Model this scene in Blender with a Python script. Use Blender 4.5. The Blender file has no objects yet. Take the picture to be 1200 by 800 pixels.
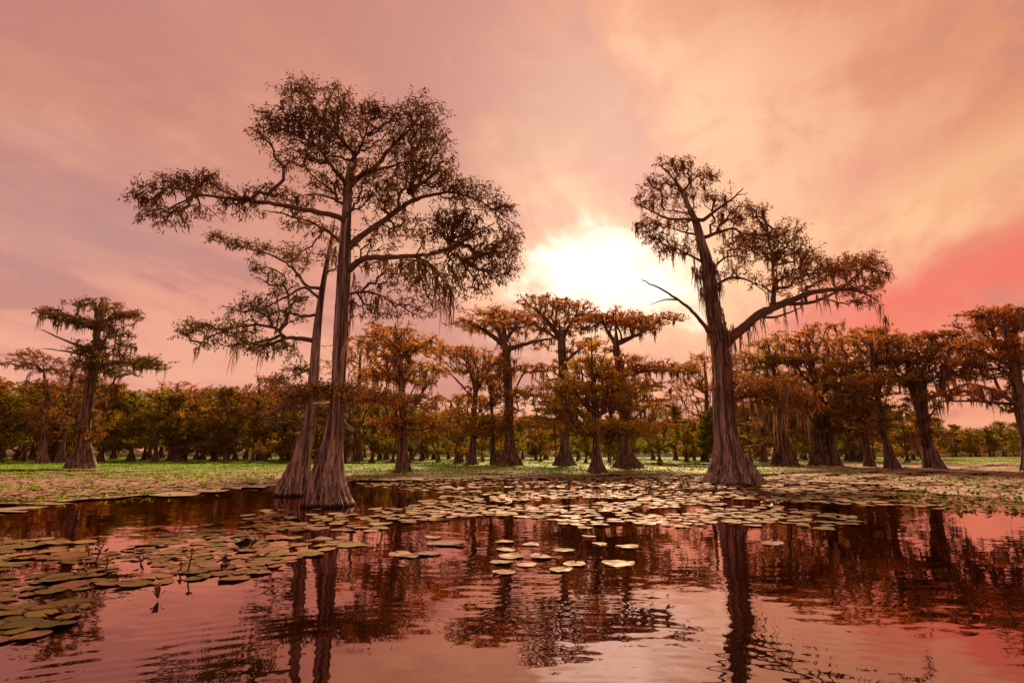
import bpy, math, random
import numpy as np
from math import radians, sin, cos, pi

# ------------------------------------------------------------------ camera, sky, sun, exposure
SC = bpy.context.scene
COL = SC.collection
F, CXP, CYP, HOR, H = 667.0, 600.0, 400.0, 527.0, 1.6      # focal length, centre and horizon of the photo in its pixels; eye height
PITCH = math.atan((HOR - CYP) / F)
cam_d = bpy.data.cameras.new('camera'); cam = bpy.data.objects.new('camera', cam_d); COL.objects.link(cam)
cam.location = (0, 0, H); cam.rotation_euler = (pi / 2 + PITCH, 0, 0)
cam_d.sensor_width = 36; cam_d.lens = 36 * F / 1200; cam_d.clip_end = 6000; cam_d.clip_start = 0.05
SC.camera = cam

def ray(px, py):
    u, v = (px - CXP) / F, (CYP - py) / F
    return np.array([u, cos(PITCH) - v * sin(PITCH), sin(PITCH) + v * cos(PITCH)])
def at(px, py, Y):                       # the point seen at a pixel, at world depth Y
    d = ray(px, py); return np.array([0, 0, H]) + d * (Y / d[1])
def gnd(px, py, z=0.0):                  # the point of the water surface seen at a pixel
    d = ray(px, py); return np.array([0, 0, H]) + d * ((z - H) / d[2])

SUN_AZ, SUN_EL = radians(9.5), radians(33.0)          # light through the veil
GLOW_EL = radians(18.5)                                # where the cloud glows brightest
SUN = np.array([sin(SUN_AZ) * cos(GLOW_EL), cos(SUN_AZ) * cos(GLOW_EL), sin(GLOW_EL)])

world = bpy.data.worlds.new('World'); SC.world = world; world.use_nodes = True
wt = world.node_tree; wt.nodes.clear()
class NT:                                # small node-writing helper
    def __init__(s, t): s.t = t
    def n(s, typ, **kw):
        nd = s.t.nodes.new(typ)
        for k, v in kw.items(): setattr(nd, k, v)
        return nd
    def link(s, a, b): s.t.links.new(a, b)
    def put(s, sock, v):
        if isinstance(v, bpy.types.NodeSocket): s.t.links.new(v, sock)
        elif v is not None: sock.default_value = v
    def math(s, op, a, b=None, c=None, clamp=False):
        nd = s.n('ShaderNodeMath', operation=op); nd.use_clamp = clamp
        for i, v in enumerate((a, b, c)): s.put(nd.inputs[i], v)
        return nd.outputs[0]
    def vec(s, op, a, b=None, out=0):
        nd = s.n('ShaderNodeVectorMath', operation=op)
        s.put(nd.inputs[0], a)
        if b is not None: s.put(nd.inputs[3 if op == 'SCALE' else 1], b)
        return nd.outputs['Value'] if op in ('DOT_PRODUCT', 'LENGTH', 'DISTANCE') else nd.outputs[0]
    def noise(s, vec, scale, detail=3, rough=0.5, dist=0.0, col=False):
        nd = s.n('ShaderNodeTexNoise'); s.put(nd.inputs['Vector'], vec)
        nd.inputs['Scale'].default_value = scale; nd.inputs['Detail'].default_value = detail
        nd.inputs['Roughness'].default_value = rough; nd.inputs['Distortion'].default_value = dist
        return nd.outputs['Color' if col else 'Fac']
    def smooth(s, v, a, b, lo=0.0, hi=1.0):
        nd = s.n('ShaderNodeMapRange', interpolation_type='SMOOTHSTEP'); s.put(nd.inputs[0], v)
        for i, x in zip((1, 2, 3, 4), (a, b, lo, hi)): s.put(nd.inputs[i], x)
        return nd.outputs[0]
    def mix(s, f, a, b, mode='MIX'):
        nd = s.n('ShaderNodeMix', data_type='RGBA', blend_type=mode); nd.clamp_factor = True
        s.put(nd.inputs[0], f)
        for i, v in ((6, a), (7, b)):
            s.put(nd.inputs[i], (*v, 1.0) if isinstance(v, tuple) and len(v) == 3 else v)
        return nd.outputs[2]
    def comb(s, x, y, z):
        nd = s.n('ShaderNodeCombineXYZ')
        for i, v in enumerate((x, y, z)): s.put(nd.inputs[i], v)
        return nd.outputs[0]
    def sep(s, v):
        nd = s.n('ShaderNodeSeparateXYZ'); s.put(nd.inputs[0], v); return nd.outputs

w = NT(wt)
sky = w.n('ShaderNodeTexSky', sky_type='NISHITA'); sky.sun_disc = False
sky.sun_elevation = SUN_EL; sky.sun_rotation = SUN_AZ; sky.dust_density = 6.0
dirv = w.vec('NORMALIZE', w.n('ShaderNodeTexCoord').outputs['Generated'])
dx, dy, dz = w.sep(dirv)
el = w.math('ARCSINE', dz); az = w.math('ARCTAN2', dx, dy)
# cloud deck seen in perspective, drawn out along the wind
den = w.math('ADD', w.math('ABSOLUTE', dz), 0.16)
pu, pv = w.math('DIVIDE', dx, den), w.math('DIVIDE', dy, den)
wa = radians(24)
ru = w.math('SUBTRACT', w.math('MULTIPLY', pu, cos(wa)), w.math('MULTIPLY', pv, sin(wa)))
rv = w.math('ADD', w.math('MULTIPLY', pu, sin(wa)), w.math('MULTIPLY', pv, cos(wa)))
cl = w.comb(ru, w.math('MULTIPLY', rv, 0.55), 0.7)
n1 = w.noise(cl, 1.25, 8, 0.56, 0.6)
n2 = w.noise(w.comb(ru, w.math('MULTIPLY', rv, 0.25), 3.1), 2.9, 7, 0.6, 0.5)
n3 = w.noise(w.comb(ru, w.math('MULTIPLY', rv, 0.5), 9.3), 0.55, 3, 0.5, 0.2)
n4 = w.noise(w.vec('MULTIPLY', dirv, (1.0, 1.0, 1.7)), 5.5, 7, 0.6, 0.9)
cld = w.math('ADD', w.math('ADD', w.math('MULTIPLY', n1, 0.52), w.math('MULTIPLY', n2, 0.26)), w.math('MULTIPLY', n4, 0.22))
sd = w.vec('DOT_PRODUCT', dirv, tuple(SUN))
ang = w.math('ARCCOSINE', w.math('MINIMUM', sd, 0.99999))
hx = w.math('MULTIPLY', w.math('SUBTRACT', az, SUN_AZ), 0.72); hz = w.math('MULTIPLY', w.math('SUBTRACT', el, GLOW_EL), 1.15)
hang_ = w.math('MAXIMUM', w.math('SQRT', w.math('ADD', w.math('MULTIPLY', hx, hx), w.math('MULTIPLY', hz, hz))), w.math('MULTIPLY', ang, 0.6))   # the glow is drawn out sideways along the cloud
# overcast lit by a low sun: mauve away from it, peach then cream towards it
side = w.smooth(az, radians(-42), radians(30))
base = w.mix(side, (0.58, 0.238, 0.168), (0.66, 0.250, 0.132))
low = w.smooth(el, radians(26), radians(3))
base = w.mix(w.math('MULTIPLY', low, 0.75), base, w.mix(side, (0.82, 0.36, 0.27), (0.86, 0.33, 0.20)))
mauve = w.math('MULTIPLY', w.smooth(n3, 0.50, 0.66), 0.6)
base = w.mix(w.math('MULTIPLY', mauve, w.smooth(ang, radians(25), radians(50))), base, (0.50, 0.255, 0.235))
glow = w.smooth(w.math('ADD', hang_, w.math('MULTIPLY', w.math('SUBTRACT', cld, 0.5), -0.95)), radians(23), radians(1))
base = w.mix(w.math('MULTIPLY', glow, 0.52), base, (1.0, 0.66, 0.40))
dark = w.smooth(cld, 0.515, 0.445)
base = w.mix(w.math('MULTIPLY', dark, 0.66), base, w.mix(glow, (0.46, 0.19, 0.165), (0.72, 0.33, 0.25)))
lite = w.smooth(cld, 0.505, 0.575)
base = w.mix(w.math('MULTIPLY', lite, w.smooth(ang, radians(34), radians(6), 0.16, 0.44)), base, (0.98, 0.57, 0.32))
# long red bank lying low beside the sun, rising away from it
tilt = w.math('SUBTRACT', el, w.math('ADD', radians(12.0), w.math('MULTIPLY', w.math('SUBTRACT', az, radians(32)), 0.17)))
tilt = w.math('ADD', tilt, w.math('MULTIPLY', w.math('SUBTRACT', cld, 0.5), 0.40))
bank = w.math('MULTIPLY', w.smooth(w.math('ABSOLUTE', tilt), radians(9.0), 0.0),
              w.math('MULTIPLY', w.smooth(az, radians(4), radians(36)), w.smooth(az, radians(110), radians(60))))
base = w.mix(w.math('MULTIPLY', w.math('MULTIPLY', bank, bank), w.smooth(n4, 0.30, 0.55, 0.62, 0.95)), base, (0.80, 0.150, 0.100))
crest = w.math('MULTIPLY', w.smooth(w.math('ABSOLUTE', w.math('SUBTRACT', tilt, radians(8.0))), radians(5.0), 0.0),
               w.math('MULTIPLY', w.smooth(az, radians(8), radians(28)), w.smooth(az, radians(110), radians(50))))
base = w.mix(w.math('MULTIPLY', crest, 0.42), base, (1.0, 0.62, 0.30))
# heavier patches of cloud
for (cxp, cyp, ra, re, tl, colp, st) in ((640, 150, 11, 4.5, .35, (0.50, 0.225, 0.150), .62), (1012, 205, 6.5, 5.0, .5, (0.70, 0.235, 0.165), .62), (30, 270, 14, 4.0, .1, (0.47, 0.245, 0.225), .6),
                                      (830, 60, 9, 3.0, .4, (0.58, 0.235, 0.150), .45), (250, 60, 16, 4.0, .15, (0.52, 0.21, 0.150), .45)):
    dvec = unit_ = ray(cxp, cyp); a0 = math.atan2(dvec[0], dvec[1]); e0 = math.asin(dvec[2] / np.linalg.norm(dvec))
    da = w.math('SUBTRACT', az, a0); de = w.math('SUBTRACT', w.math('SUBTRACT', el, e0), w.math('MULTIPLY', da, tl))
    qa = w.math('MULTIPLY', da, 1 / radians(ra)); qe = w.math('MULTIPLY', de, 1 / radians(re))
    rr_ = w.math('ADD', w.math('SQRT', w.math('ADD', w.math('MULTIPLY', qa, qa), w.math('MULTIPLY', qe, qe))), w.math('MULTIPLY', w.math('SUBTRACT', cld, 0.5), 4.5))
    base = w.mix(w.math('MULTIPLY', w.smooth(rr_, 1.5, 0.0), st), base, colp)
# veiled sun
core = w.smooth(w.math('ADD', hang_, w.math('MULTIPLY', w.math('SUBTRACT', cld, 0.5), -0.85)), radians(6.6), radians(-1.5))
base = w.mix(core, base, (1.5, 1.36, 1.10))
cover = w.mix(0.97, w.mix(1.0, sky.outputs[0], (0.10, 0.10, 0.10), 'MULTIPLY'), base)
bg = w.n('ShaderNodeBackground'); w.link(cover, bg.inputs[0]); bg.inputs[1].default_value = 0.66
w.link(bg.outputs[0], w.n('ShaderNodeOutputWorld').inputs[0])
world.cycles.sampling_method = 'MANUAL'; world.cycles.sample_map_resolution = 512

sl = bpy.data.lights.new('sun', 'SUN'); so = bpy.data.objects.new('sun', sl); COL.objects.link(so)
sl.energy = 5.0; sl.angle = radians(9); sl.color = (1.0, 0.62, 0.36)
so.rotation_euler = (pi / 2 - SUN_EL, 0, pi - SUN_AZ)

SC.view_settings.view_transform = 'Standard'; SC.view_settings.look = 'None'
SC.view_settings.exposure = 0.78; SC.view_settings.gamma = 1.0
SC.cycles.use_denoising = True
SC.cycles.max_bounces = 6; SC.cycles.diffuse_bounces = 3; SC.cycles.glossy_bounces = 3; SC.cycles.transmission_bounces = 4
SC.cycles.sample_clamp_indirect = 6.0

rng = np.random.default_rng(7)
random.seed(7)

# ------------------------------------------------------------------ materials
def mat(name):
    m = bpy.data.materials.new(name); m.use_nodes = True; m.node_tree.nodes.clear()
    return m, NT(m.node_tree)
def finish(k, shader): k.link(shader, k.n('ShaderNodeOutputMaterial').inputs[0])
def bsdf(k, col, rough=0.8, normal=None, spec=0.3):
    b = k.n('ShaderNodeBsdfPrincipled'); k.put(b.inputs['Base Color'], (*col, 1) if isinstance(col, tuple) else col)
    k.put(b.inputs['Roughness'], rough); b.inputs['Specular IOR Level'].default_value = spec
    if normal is not None: k.link(normal, b.inputs['Normal'])
    return b.outputs[0]
M = {}
def leaf_mat(name, trans):
    m, k = mat(name)
    c = k.n('ShaderNodeVertexColor', layer_name='Col').outputs[0]
    r = k.n('ShaderNodeObjectInfo').outputs['Random']
    hs = k.n('ShaderNodeHueSaturation'); k.link(c, hs.inputs['Color'])
    k.put(hs.inputs['Hue'], k.math('ADD', 0.486, k.math('MULTIPLY', r, 0.028))); k.put(hs.inputs['Value'], k.math('ADD', 0.88, k.math('MULTIPLY', r, 0.24)))
    d = k.n('ShaderNodeBsdfDiffuse'); k.link(hs.outputs[0], d.inputs[0])
    t = k.n('ShaderNodeBsdfTranslucent'); k.link(k.mix(1.0, hs.outputs[0], (1.0, 0.86, 0.62), 'MULTIPLY'), t.inputs[0])
    mx = k.n('ShaderNodeMixShader'); mx.inputs[0].default_value = trans
    k.link(d.outputs[0], mx.inputs[1]); k.link(t.outputs[0], mx.inputs[2]); finish(k, mx.outputs[0]); return m
M['leaf'] = leaf_mat('cypress_leaf', 0.5)
M['moss'] = leaf_mat('spanish_moss', 0.3)
M['grass'] = leaf_mat('water_grass', 0.35)

def bark_mat(name, light, darkc, sc):
    m, k = mat(name)
    co = k.n('ShaderNodeTexCoord').outputs['Object']
    x, y, z = k.sep(co)
    v = k.comb(x, y, k.math('MULTIPLY', z, 0.045))
    fib = k.noise(v, 8 * sc, 6, 0.6, 0.5)
    fine = k.noise(k.comb(x, y, k.math('MULTIPLY', z, 0.03)), 30 * sc, 3, 0.6)
    blot = k.noise(co, 1.3, 4, 0.6)
    fac = k.math('ADD', k.math('MULTIPLY', fib, 0.65), k.math('MULTIPLY', fine, 0.35))
    c = k.mix(k.smooth(fac, 0.44, 0.58), darkc, light)
    c = k.mix(k.math('MULTIPLY', k.smooth(blot, 0.5, 0.75), 0.55), c, (0.20, 0.17, 0.15))
    c = k.mix(k.math('MULTIPLY', k.smooth(blot, 0.45, 0.25), 0.6), c, (0.13, 0.075, 0.05))
    wet = k.smooth(k.math('ADD', z, k.math('MULTIPLY', fib, 0.12)), 0.20, 0.09)      # the stained band at the waterline
    c = k.mix(wet, c, (0.022, 0.014, 0.011))
    bp = k.n('ShaderNodeBump'); bp.inputs['Strength'].default_value = 1.0; bp.inputs['Distance'].default_value = 0.05
    k.link(fac, bp.inputs['Height'])
    finish(k, bsdf(k, c, 0.85, bp.outputs[0], 0.2)); return m
M['bark'] = bark_mat('cypress_bark', (0.36, 0.30, 0.285), (0.060, 0.042, 0.038), 1.0)
M['bark_mid'] = bark_mat('cypress_bark_dark', (0.24, 0.165, 0.14), (0.035, 0.022, 0.019), 0.8)
M['bark_far'] = bark_mat('cypress_bark_distant', (0.19, 0.125, 0.105), (0.045, 0.028, 0.024), 0.7)
m, k = mat('twig_bark'); co = k.n('ShaderNodeTexCoord').outputs['Object']
finish(k, bsdf(k, k.mix(k.noise(co, 3.0, 3), (0.05, 0.03, 0.022), (0.16, 0.10, 0.08)), 0.85)); M['twig'] = m

# still, tannin-dark water; wavelets from the boat run outwards in rings
m, k = mat('lake_water')
P = k.n('ShaderNodeNewGeometry').outputs['Position']
x, y, z = k.sep(P)
r = k.math('MAXIMUM', k.vec('LENGTH', P), 0.5)
wob = k.noise(P, 0.55, 2, 0.5)
ph = k.math('ADD', k.math('MULTIPLY', k.math('LOGARITHM', r, math.e), 33 * 2 * pi * 0.9), k.math('MULTIPLY', wob, 26.0))
ring = k.math('MULTIPLY', k.math('SINE', ph), k.smooth(k.noise(P, 0.22, 2, 0.5), 0.44, 0.60))
ring = k.math('MULTIPLY', ring, k.math('MULTIPLY', k.smooth(r, 12.0, 4.0, 0.0, 0.014), k.smooth(x, 2.0, -2.0, 0.6, 1.35)))
rd = k.vec('SCALE', k.vec('NORMALIZE', P), ring)
patch = k.smooth(k.noise(P, 0.16, 3, 0.5), 0.36, 0.66, 0.30, 1.0)
fa = k.vec('SUBTRACT', k.noise(k.vec('MULTIPLY', P, (0.7, 1.5, 1.0)), 4.5, 2, 0.5, 0.3, col=True), (0.5, 0.5, 0.5))
fb = k.vec('SUBTRACT', k.noise(k.vec('MULTIPLY', P, (0.5, 1.0, 1.0)), 1.1, 2, 0.5, 0.2, col=True), (0.5, 0.5, 0.5))
amp = k.math('MULTIPLY', patch, k.smooth(r, 3.0, 26.0, 1.0, 0.45))
slope = k.vec('ADD', k.vec('SCALE', fa, k.math('MULTIPLY', amp, 0.080)), k.vec('SCALE', fb, k.math('MULTIPLY', amp, 0.055)))
slope = k.vec('ADD', slope, rd)
sx, sy, sz = k.sep(slope)
nrm = k.vec('NORMALIZE', k.comb(sx, sy, 1.0))
fr = k.n('ShaderNodeFresnel'); fr.inputs['IOR'].default_value = 1.33; k.link(nrm, fr.inputs['Normal'])
gl = k.n('ShaderNodeBsdfGlossy'); gl.inputs['Color'].default_value = (0.76, 0.46, 0.41, 1); gl.inputs['Roughness'].default_value = 0.015
k.link(nrm, gl.inputs['Normal'])
df = k.n('ShaderNodeBsdfDiffuse'); df.inputs[0].default_value = (0.008, 0.004, 0.003, 1)
mx = k.n('ShaderNodeMixShader'); k.put(mx.inputs[0], k.smooth(fr.outputs[0], 0.0, 0.55, 0.38, 1.0))
k.link(df.outputs[0], mx.inputs[1]); k.link(gl.outputs[0], mx.inputs[2]); finish(k, mx.outputs[0]); M['water'] = m

m, k = mat('lily_pad')
g = k.n('ShaderNodeNewGeometry'); c = k.n('ShaderNodeVertexColor', layer_name='Col').outputs[0]
rn = k.n('ShaderNodeObjectInfo').outputs['Random']
c = k.mix(k.smooth(k.noise(g.outputs['Position'], 9.0, 4, 0.6), 0.50, 0.72), c, (0.17, 0.085, 0.040))
c = k.mix(1.0, c, k.mix(rn, (0.72, 0.72, 0.70), (1.2, 1.15, 1.1)), 'MULTIPLY')
finish(k, bsdf(k, c, k.smooth(k.noise(g.outputs['Position'], 5.0, 3), 0.3, 0.7, 0.5, 0.8), None, 0.08)); M['pad'] = m

m, k = mat('floating_mat')
Pm = k.n('ShaderNodeNewGeometry').outputs['Position']; x, y, z = k.sep(Pm)
na = k.noise(k.vec('MULTIPLY', Pm, (0.45, 1.0, 1)), 0.35, 5, 0.6, 0.4); nb = k.noise(Pm, 4.5, 4, 0.65)
nc = k.noise(k.vec('MULTIPLY', Pm, (0.6, 1.0, 1)), 1.3, 4, 0.6)
gre = k.mix(nb, (0.060, 0.15, 0.006), (0.20, 0.40, 0.014)); tan = k.mix(nb, (0.13, 0.085, 0.05), (0.36, 0.26, 0.175))
fac = k.smooth(k.math('SUBTRACT', k.math('ADD', k.math('MULTIPLY', y, 0.012), na), k.smooth(x, 12.0, 42.0, 0.0, 0.42)), 0.93, 1.10)
c = k.mix(fac, tan, gre); c = k.mix(k.math('MULTIPLY', k.smooth(nc, 0.52, 0.72), 0.7), c, (0.10, 0.075, 0.03))
bp = k.n('ShaderNodeBump'); bp.inputs['Distance'].default_value = 0.08; k.link(nb, bp.inputs['Height'])
finish(k, bsdf(k, c, 0.75, bp.outputs[0], 0.3)); M['mat'] = m

m, k = mat('forest_floor'); Pm = k.n('ShaderNodeNewGeometry').outputs['Position']
finish(k, bsdf(k, k.mix(k.noise(Pm, 0.4, 4), (0.03, 0.025, 0.012), (0.08, 0.07, 0.025)), 0.9)); M['bank'] = m
def plain(name, col, rough=0.6, var=0.5):
    m, k = mat(name); co = k.n('ShaderNodeTexCoord').outputs['Object']
    finish(k, bsdf(k, k.mix(k.noise(co, 14.0, 3), tuple(c * (1 - var) for c in col), tuple(min(1, c * (1 + var)) for c in col)), rough)); return m
M['stem'] = plain('lily_stem', (0.05, 0.045, 0.018)); M['bud'] = plain('lily_bud', (0.45, 0.20, 0.02)); M['dead_leaf'] = plain('dead_leaf', (0.07, 0.025, 0.012))

# ------------------------------------------------------------------ mesh helpers
def obj(name, V, Q, material, parent=None, cols=None, smooth=False, origin=None):
    V = np.asarray(V, np.float32); Q = np.asarray(Q, np.int32)
    if origin is not None: V = V - np.asarray(origin, np.float32)
    me = bpy.data.meshes.new(name); k = Q.shape[1]
    me.vertices.add(len(V)); me.vertices.foreach_set('co', V.ravel())
    me.loops.add(Q.size); me.loops.foreach_set('vertex_index', Q.ravel())
    me.polygons.add(len(Q)); me.polygons.foreach_set('loop_start', np.arange(len(Q), dtype=np.int32) * k)
    if smooth: me.polygons.foreach_set('use_smooth', np.ones(len(Q), bool))
    me.update(calc_edges=True)
    if cols is not None:
        a = me.color_attributes.new('Col', 'FLOAT_COLOR', 'POINT')
        c = np.ones((len(V), 4), np.float32); c[:, :3] = cols; a.data.foreach_set('color', c.ravel())
    me.materials.append(material); me.validate()
    o = bpy.data.objects.new(name, me); COL.objects.link(o)
    if parent is not None: o.parent = parent
    return o
def tag(o, label=None, cat=None, group=None, kind=None):
    if label: o['label'] = label
    if cat: o['category'] = cat
    if group: o['group'] = group
    if kind: o['kind'] = kind
    return o
def empty(name, loc):
    o = bpy.data.objects.new(name, None); o.location = loc; COL.objects.link(o); return o
def unit(a): return a / np.maximum(np.linalg.norm(a, axis=-1, keepdims=True), 1e-9)
def resample(P, step):                   # Catmull-Rom through P (n,k), resampled at about step metres of the first 3 columns
    P = np.asarray(P, float); E = np.vstack([2 * P[0] - P[1], P, 2 * P[-1] - P[-2]]); out = []
    for i in range(len(P) - 1):
        p0, p1, p2, p3 = E[i:i + 4]; n = max(1, int(math.ceil(np.linalg.norm((p2 - p1)[:3]) / step)))
        t = (np.arange(n) / n)[:, None]
        out.append(0.5 * (2 * p1 + (p2 - p0) * t + (2 * p0 - 5 * p1 + 4 * p2 - p3) * t * t + (3 * p1 - p0 - 3 * p2 + p3) * t ** 3))
    return np.vstack(out + [P[-1:]])
def tube(P, R, sides, rough=0.0, rn=rng):
    P = np.asarray(P, float); n = len(P); T = unit(np.gradient(P, axis=0))
    ref = np.array([0.31, 0.95, 0.05]) if abs(T[:, 1]).mean() < 0.8 else np.array([1.0, 0, 0])
    A = unit(np.cross(T, ref)); B = np.cross(T, A); th = np.arange(sides) * 2 * pi / sides
    Rr = np.asarray(R)[:, None] * (1 + rough * rn.standard_normal((n, sides)))
    V = P[:, None] + Rr[..., None] * (np.cos(th)[None, :, None] * A[:, None] + np.sin(th)[None, :, None] * B[:, None])
    i, j = np.meshgrid(np.arange(n - 1), np.arange(sides), indexing='ij'); j2 = (j + 1) % sides
    Q = np.stack([i * sides + j, i * sides + j2, (i + 1) * sides + j2, (i + 1) * sides + j], -1).reshape(-1, 4)
    return V.reshape(-1, 3), Q
class Bag:
    def __init__(s): s.V, s.Q, s.C, s.n = [], [], [], 0
    def add(s, V, Q, c=None):
        s.V.append(V); s.Q.append(np.asarray(Q) + s.n); s.n += len(V)
        if c is not None: s.C.append(np.broadcast_to(c, (len(V), 3)))
    def build(s, name, material, parent=None, smooth=False, origin=None):
        return obj(name, np.vstack(s.V), np.vstack(s.Q), material, parent, np.vstack(s.C) if s.C else None, smooth, origin)
def kites(B, A, L, W, C, rn, curl=0.15):  # leaf blades: base, direction, length, width, colour
    n = len(B); A = unit(A); S = unit(np.cross(A, rn.standard_normal((n, 3)))); N = np.cross(A, S)
    L, W = L[:, None], W[:, None]
    V = np.stack([B, B + A * L * .42 + S * W * .5 + N * L * curl, B + A * L, B + A * L * .42 - S * W * .5 + N * L * curl], 1).reshape(-1, 3)
    return V, np.arange(n * 4).reshape(-1, 4), np.repeat(C, 4, 0)

# ------------------------------------------------------------------ cypress builder
def trunk_mesh(pts, sides, flute, seed, ridge=0.085, step=0.25):
    """pts rows x y z r; a buttressed, fluted bole"""
    rn = np.random.default_rng(seed); P = resample(pts, step); n = len(P)
    z = P[:, 2]; h = z - z[0]; base_r = P[:, 3].max(); fl = np.exp(-h / (base_r * 2.6))
    th = np.arange(sides) * 2 * pi / sides; D = np.zeros((n, sides))
    for kf, a in ((5, .35), (8, .45), (11, .55), (13, .4)):
        D += a * np.cos(kf * th[None] + rn.uniform(0, 6.3) + 0.25 * np.sin(h[:, None] * 0.8 + rn.uniform(0, 6)))
    D = np.tanh(D * 1.5) * (flute * fl + 0.02)[:, None]
    for kf in (17, 23, 31, 41):
        if kf * 2 < sides: D += ridge * 0.5 * np.cos(kf * th[None] + rn.uniform(0, 6.3) + 0.7 * np.sin(h[:, None] * rn.uniform(.5, 1.5) + rn.uniform(0, 6)))
    D += 0.035 * np.sin(h[:, None] * 2.1 + 2 * th[None] + rn.uniform(0, 6)) + 0.012 * rn.standard_normal((n, sides))
    R = P[:, 3:4] * (1 + D) * np.interp(h, [0, base_r * .6, base_r * 2.5], [1.0, .92, .83])[:, None]
    V = np.stack([P[:, 0:1] + R * np.cos(th), P[:, 1:2] + R * np.sin(th), np.repeat(z[:, None], sides, 1)], -1).reshape(-1, 3)
    i, j = np.meshgrid(np.arange(n - 1), np.arange(sides), indexing='ij'); j2 = (j + 1) % sides
    Q = np.stack([i * sides + j, i * sides + j2, (i + 1) * sides + j2, (i + 1) * sides + j], -1).reshape(-1, 4)
    return V, Q, P

def grow(seedP, seedL, att, alpha, step, rn):
    """join every attractor to the nearest wood, favouring short paths to the root"""
    m, n = len(seedP), len(att); cap = m + n * 14
    pos = np.zeros((cap, 3)); pos[:m] = seedP; par = np.full(cap, -1); L = np.zeros(cap); L[:m] = seedL; N = m
    best = np.full(n, 1e9); arg = np.zeros(n, int); isatt = np.full(cap, -1)
    for s in range(0, m, 400):
        d = np.linalg.norm(att[:, None] - pos[None, s:min(m, s + 400)], axis=2) + alpha * L[None, s:min(m, s + 400)]
        jj = d.argmin(1); dd = d[np.arange(n), jj]; b = dd < best; best[b] = dd[b]; arg[b] = jj[b] + s
    done = np.zeros(n, bool)
    for _ in range(n):
        i = int(np.where(done, 1e9, best).argmin()); done[i] = True; p = arg[i]; a = att[i]; v = a - pos[p]; dist = np.linalg.norm(v)
        kk = min(12, max(1, int(math.ceil(dist / step)))); t = np.arange(1, kk + 1) / kk
        bow = unit(rn.standard_normal(3) + np.array([0, 0, 0.6])) * dist * rn.uniform(0.04, 0.14)
        pts = pos[p] + v * t[:, None] + bow * (np.sin(pi * t))[:, None] + rn.standard_normal((kk, 3)) * dist * 0.018 * (t < 1)[:, None]
        ids = np.arange(N, N + kk); pos[ids] = pts; par[ids] = np.concatenate([[p], ids[:-1]]); L[ids] = L[p] + dist * t; isatt[ids[-1]] = i; N += kk
        c = pts[:]; d = np.linalg.norm(att[:, None] - c[None], axis=2) + alpha * L[ids][None]
        jj = d.argmin(1); dd = d[np.arange(n), jj]; b = dd < best; best[b] = dd[b]; arg[b] = ids[jj[b]]
    pos, par, isatt = pos[:N], par[:N], isatt[:N]
    cnt = np.zeros(N); cnt[isatt >= 0] = 1
    for q in range(N - 1, m - 1, -1): cnt[par[q]] += cnt[q]
    return pos, par, cnt, isatt, m

def moss_ribbons(P, length, width, n, rn, segs=4, rib=0.03):
    V, Q = [], []
    off = 0
    for _ in range(n):
        b = P + np.array([rn.normal(0, width * .5), rn.normal(0, width * .5), rn.uniform(-.05, .05)])
        l = length * rn.uniform(.35, 1.0) * (1 - .3 * min(1, np.linalg.norm(b[:2] - P[:2]) / max(width, .01)))
        a = rn.uniform(0, pi); s = np.array([cos(a), sin(a), 0]); t = np.linspace(0, 1, segs + 1)
        sway = rn.normal(0, .05 * length, 2); wv = rn.uniform(0, 6)
        c = b + np.stack([sway[0] * t + .02 * np.sin(9 * t + wv), sway[1] * t + .02 * np.cos(8 * t + wv), -l * t], 1)
        wd = rib * rn.uniform(.6, 1.5) * np.interp(t, [0, .25, .7, 1], [.5, 1, .65, .12])
        V.append(np.stack([c + s * wd[:, None], c - s * wd[:, None]], 1).reshape(-1, 3))
        q = np.arange(segs)[:, None] * 2 + np.array([0, 1, 3, 2]) + off; Q.append(q); off += 2 * (segs + 1)
    return np.vstack(V), np.vstack(Q)

MOSSC = np.array([[0.21, 0.14, 0.095], [0.15, 0.095, 0.06], [0.27, 0.195, 0.14]])
GAIN = 1.7
def clump_noise(P, s, seed):              # smooth value 0..1, for clumps of leaf colour
    rn = np.random.default_rng(seed); v = 0
    for f in (1.0, 1.9, 3.3):
        kx = rn.normal(0, 1, (3, 3)) * s * f
        v = v + np.sin(P @ kx[:, 0] + rn.uniform(0, 6)) * np.sin(P @ kx[:, 1] + rn.uniform(0, 6)) / f
    return np.clip(.5 + .55 * v, 0, 1)

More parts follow.
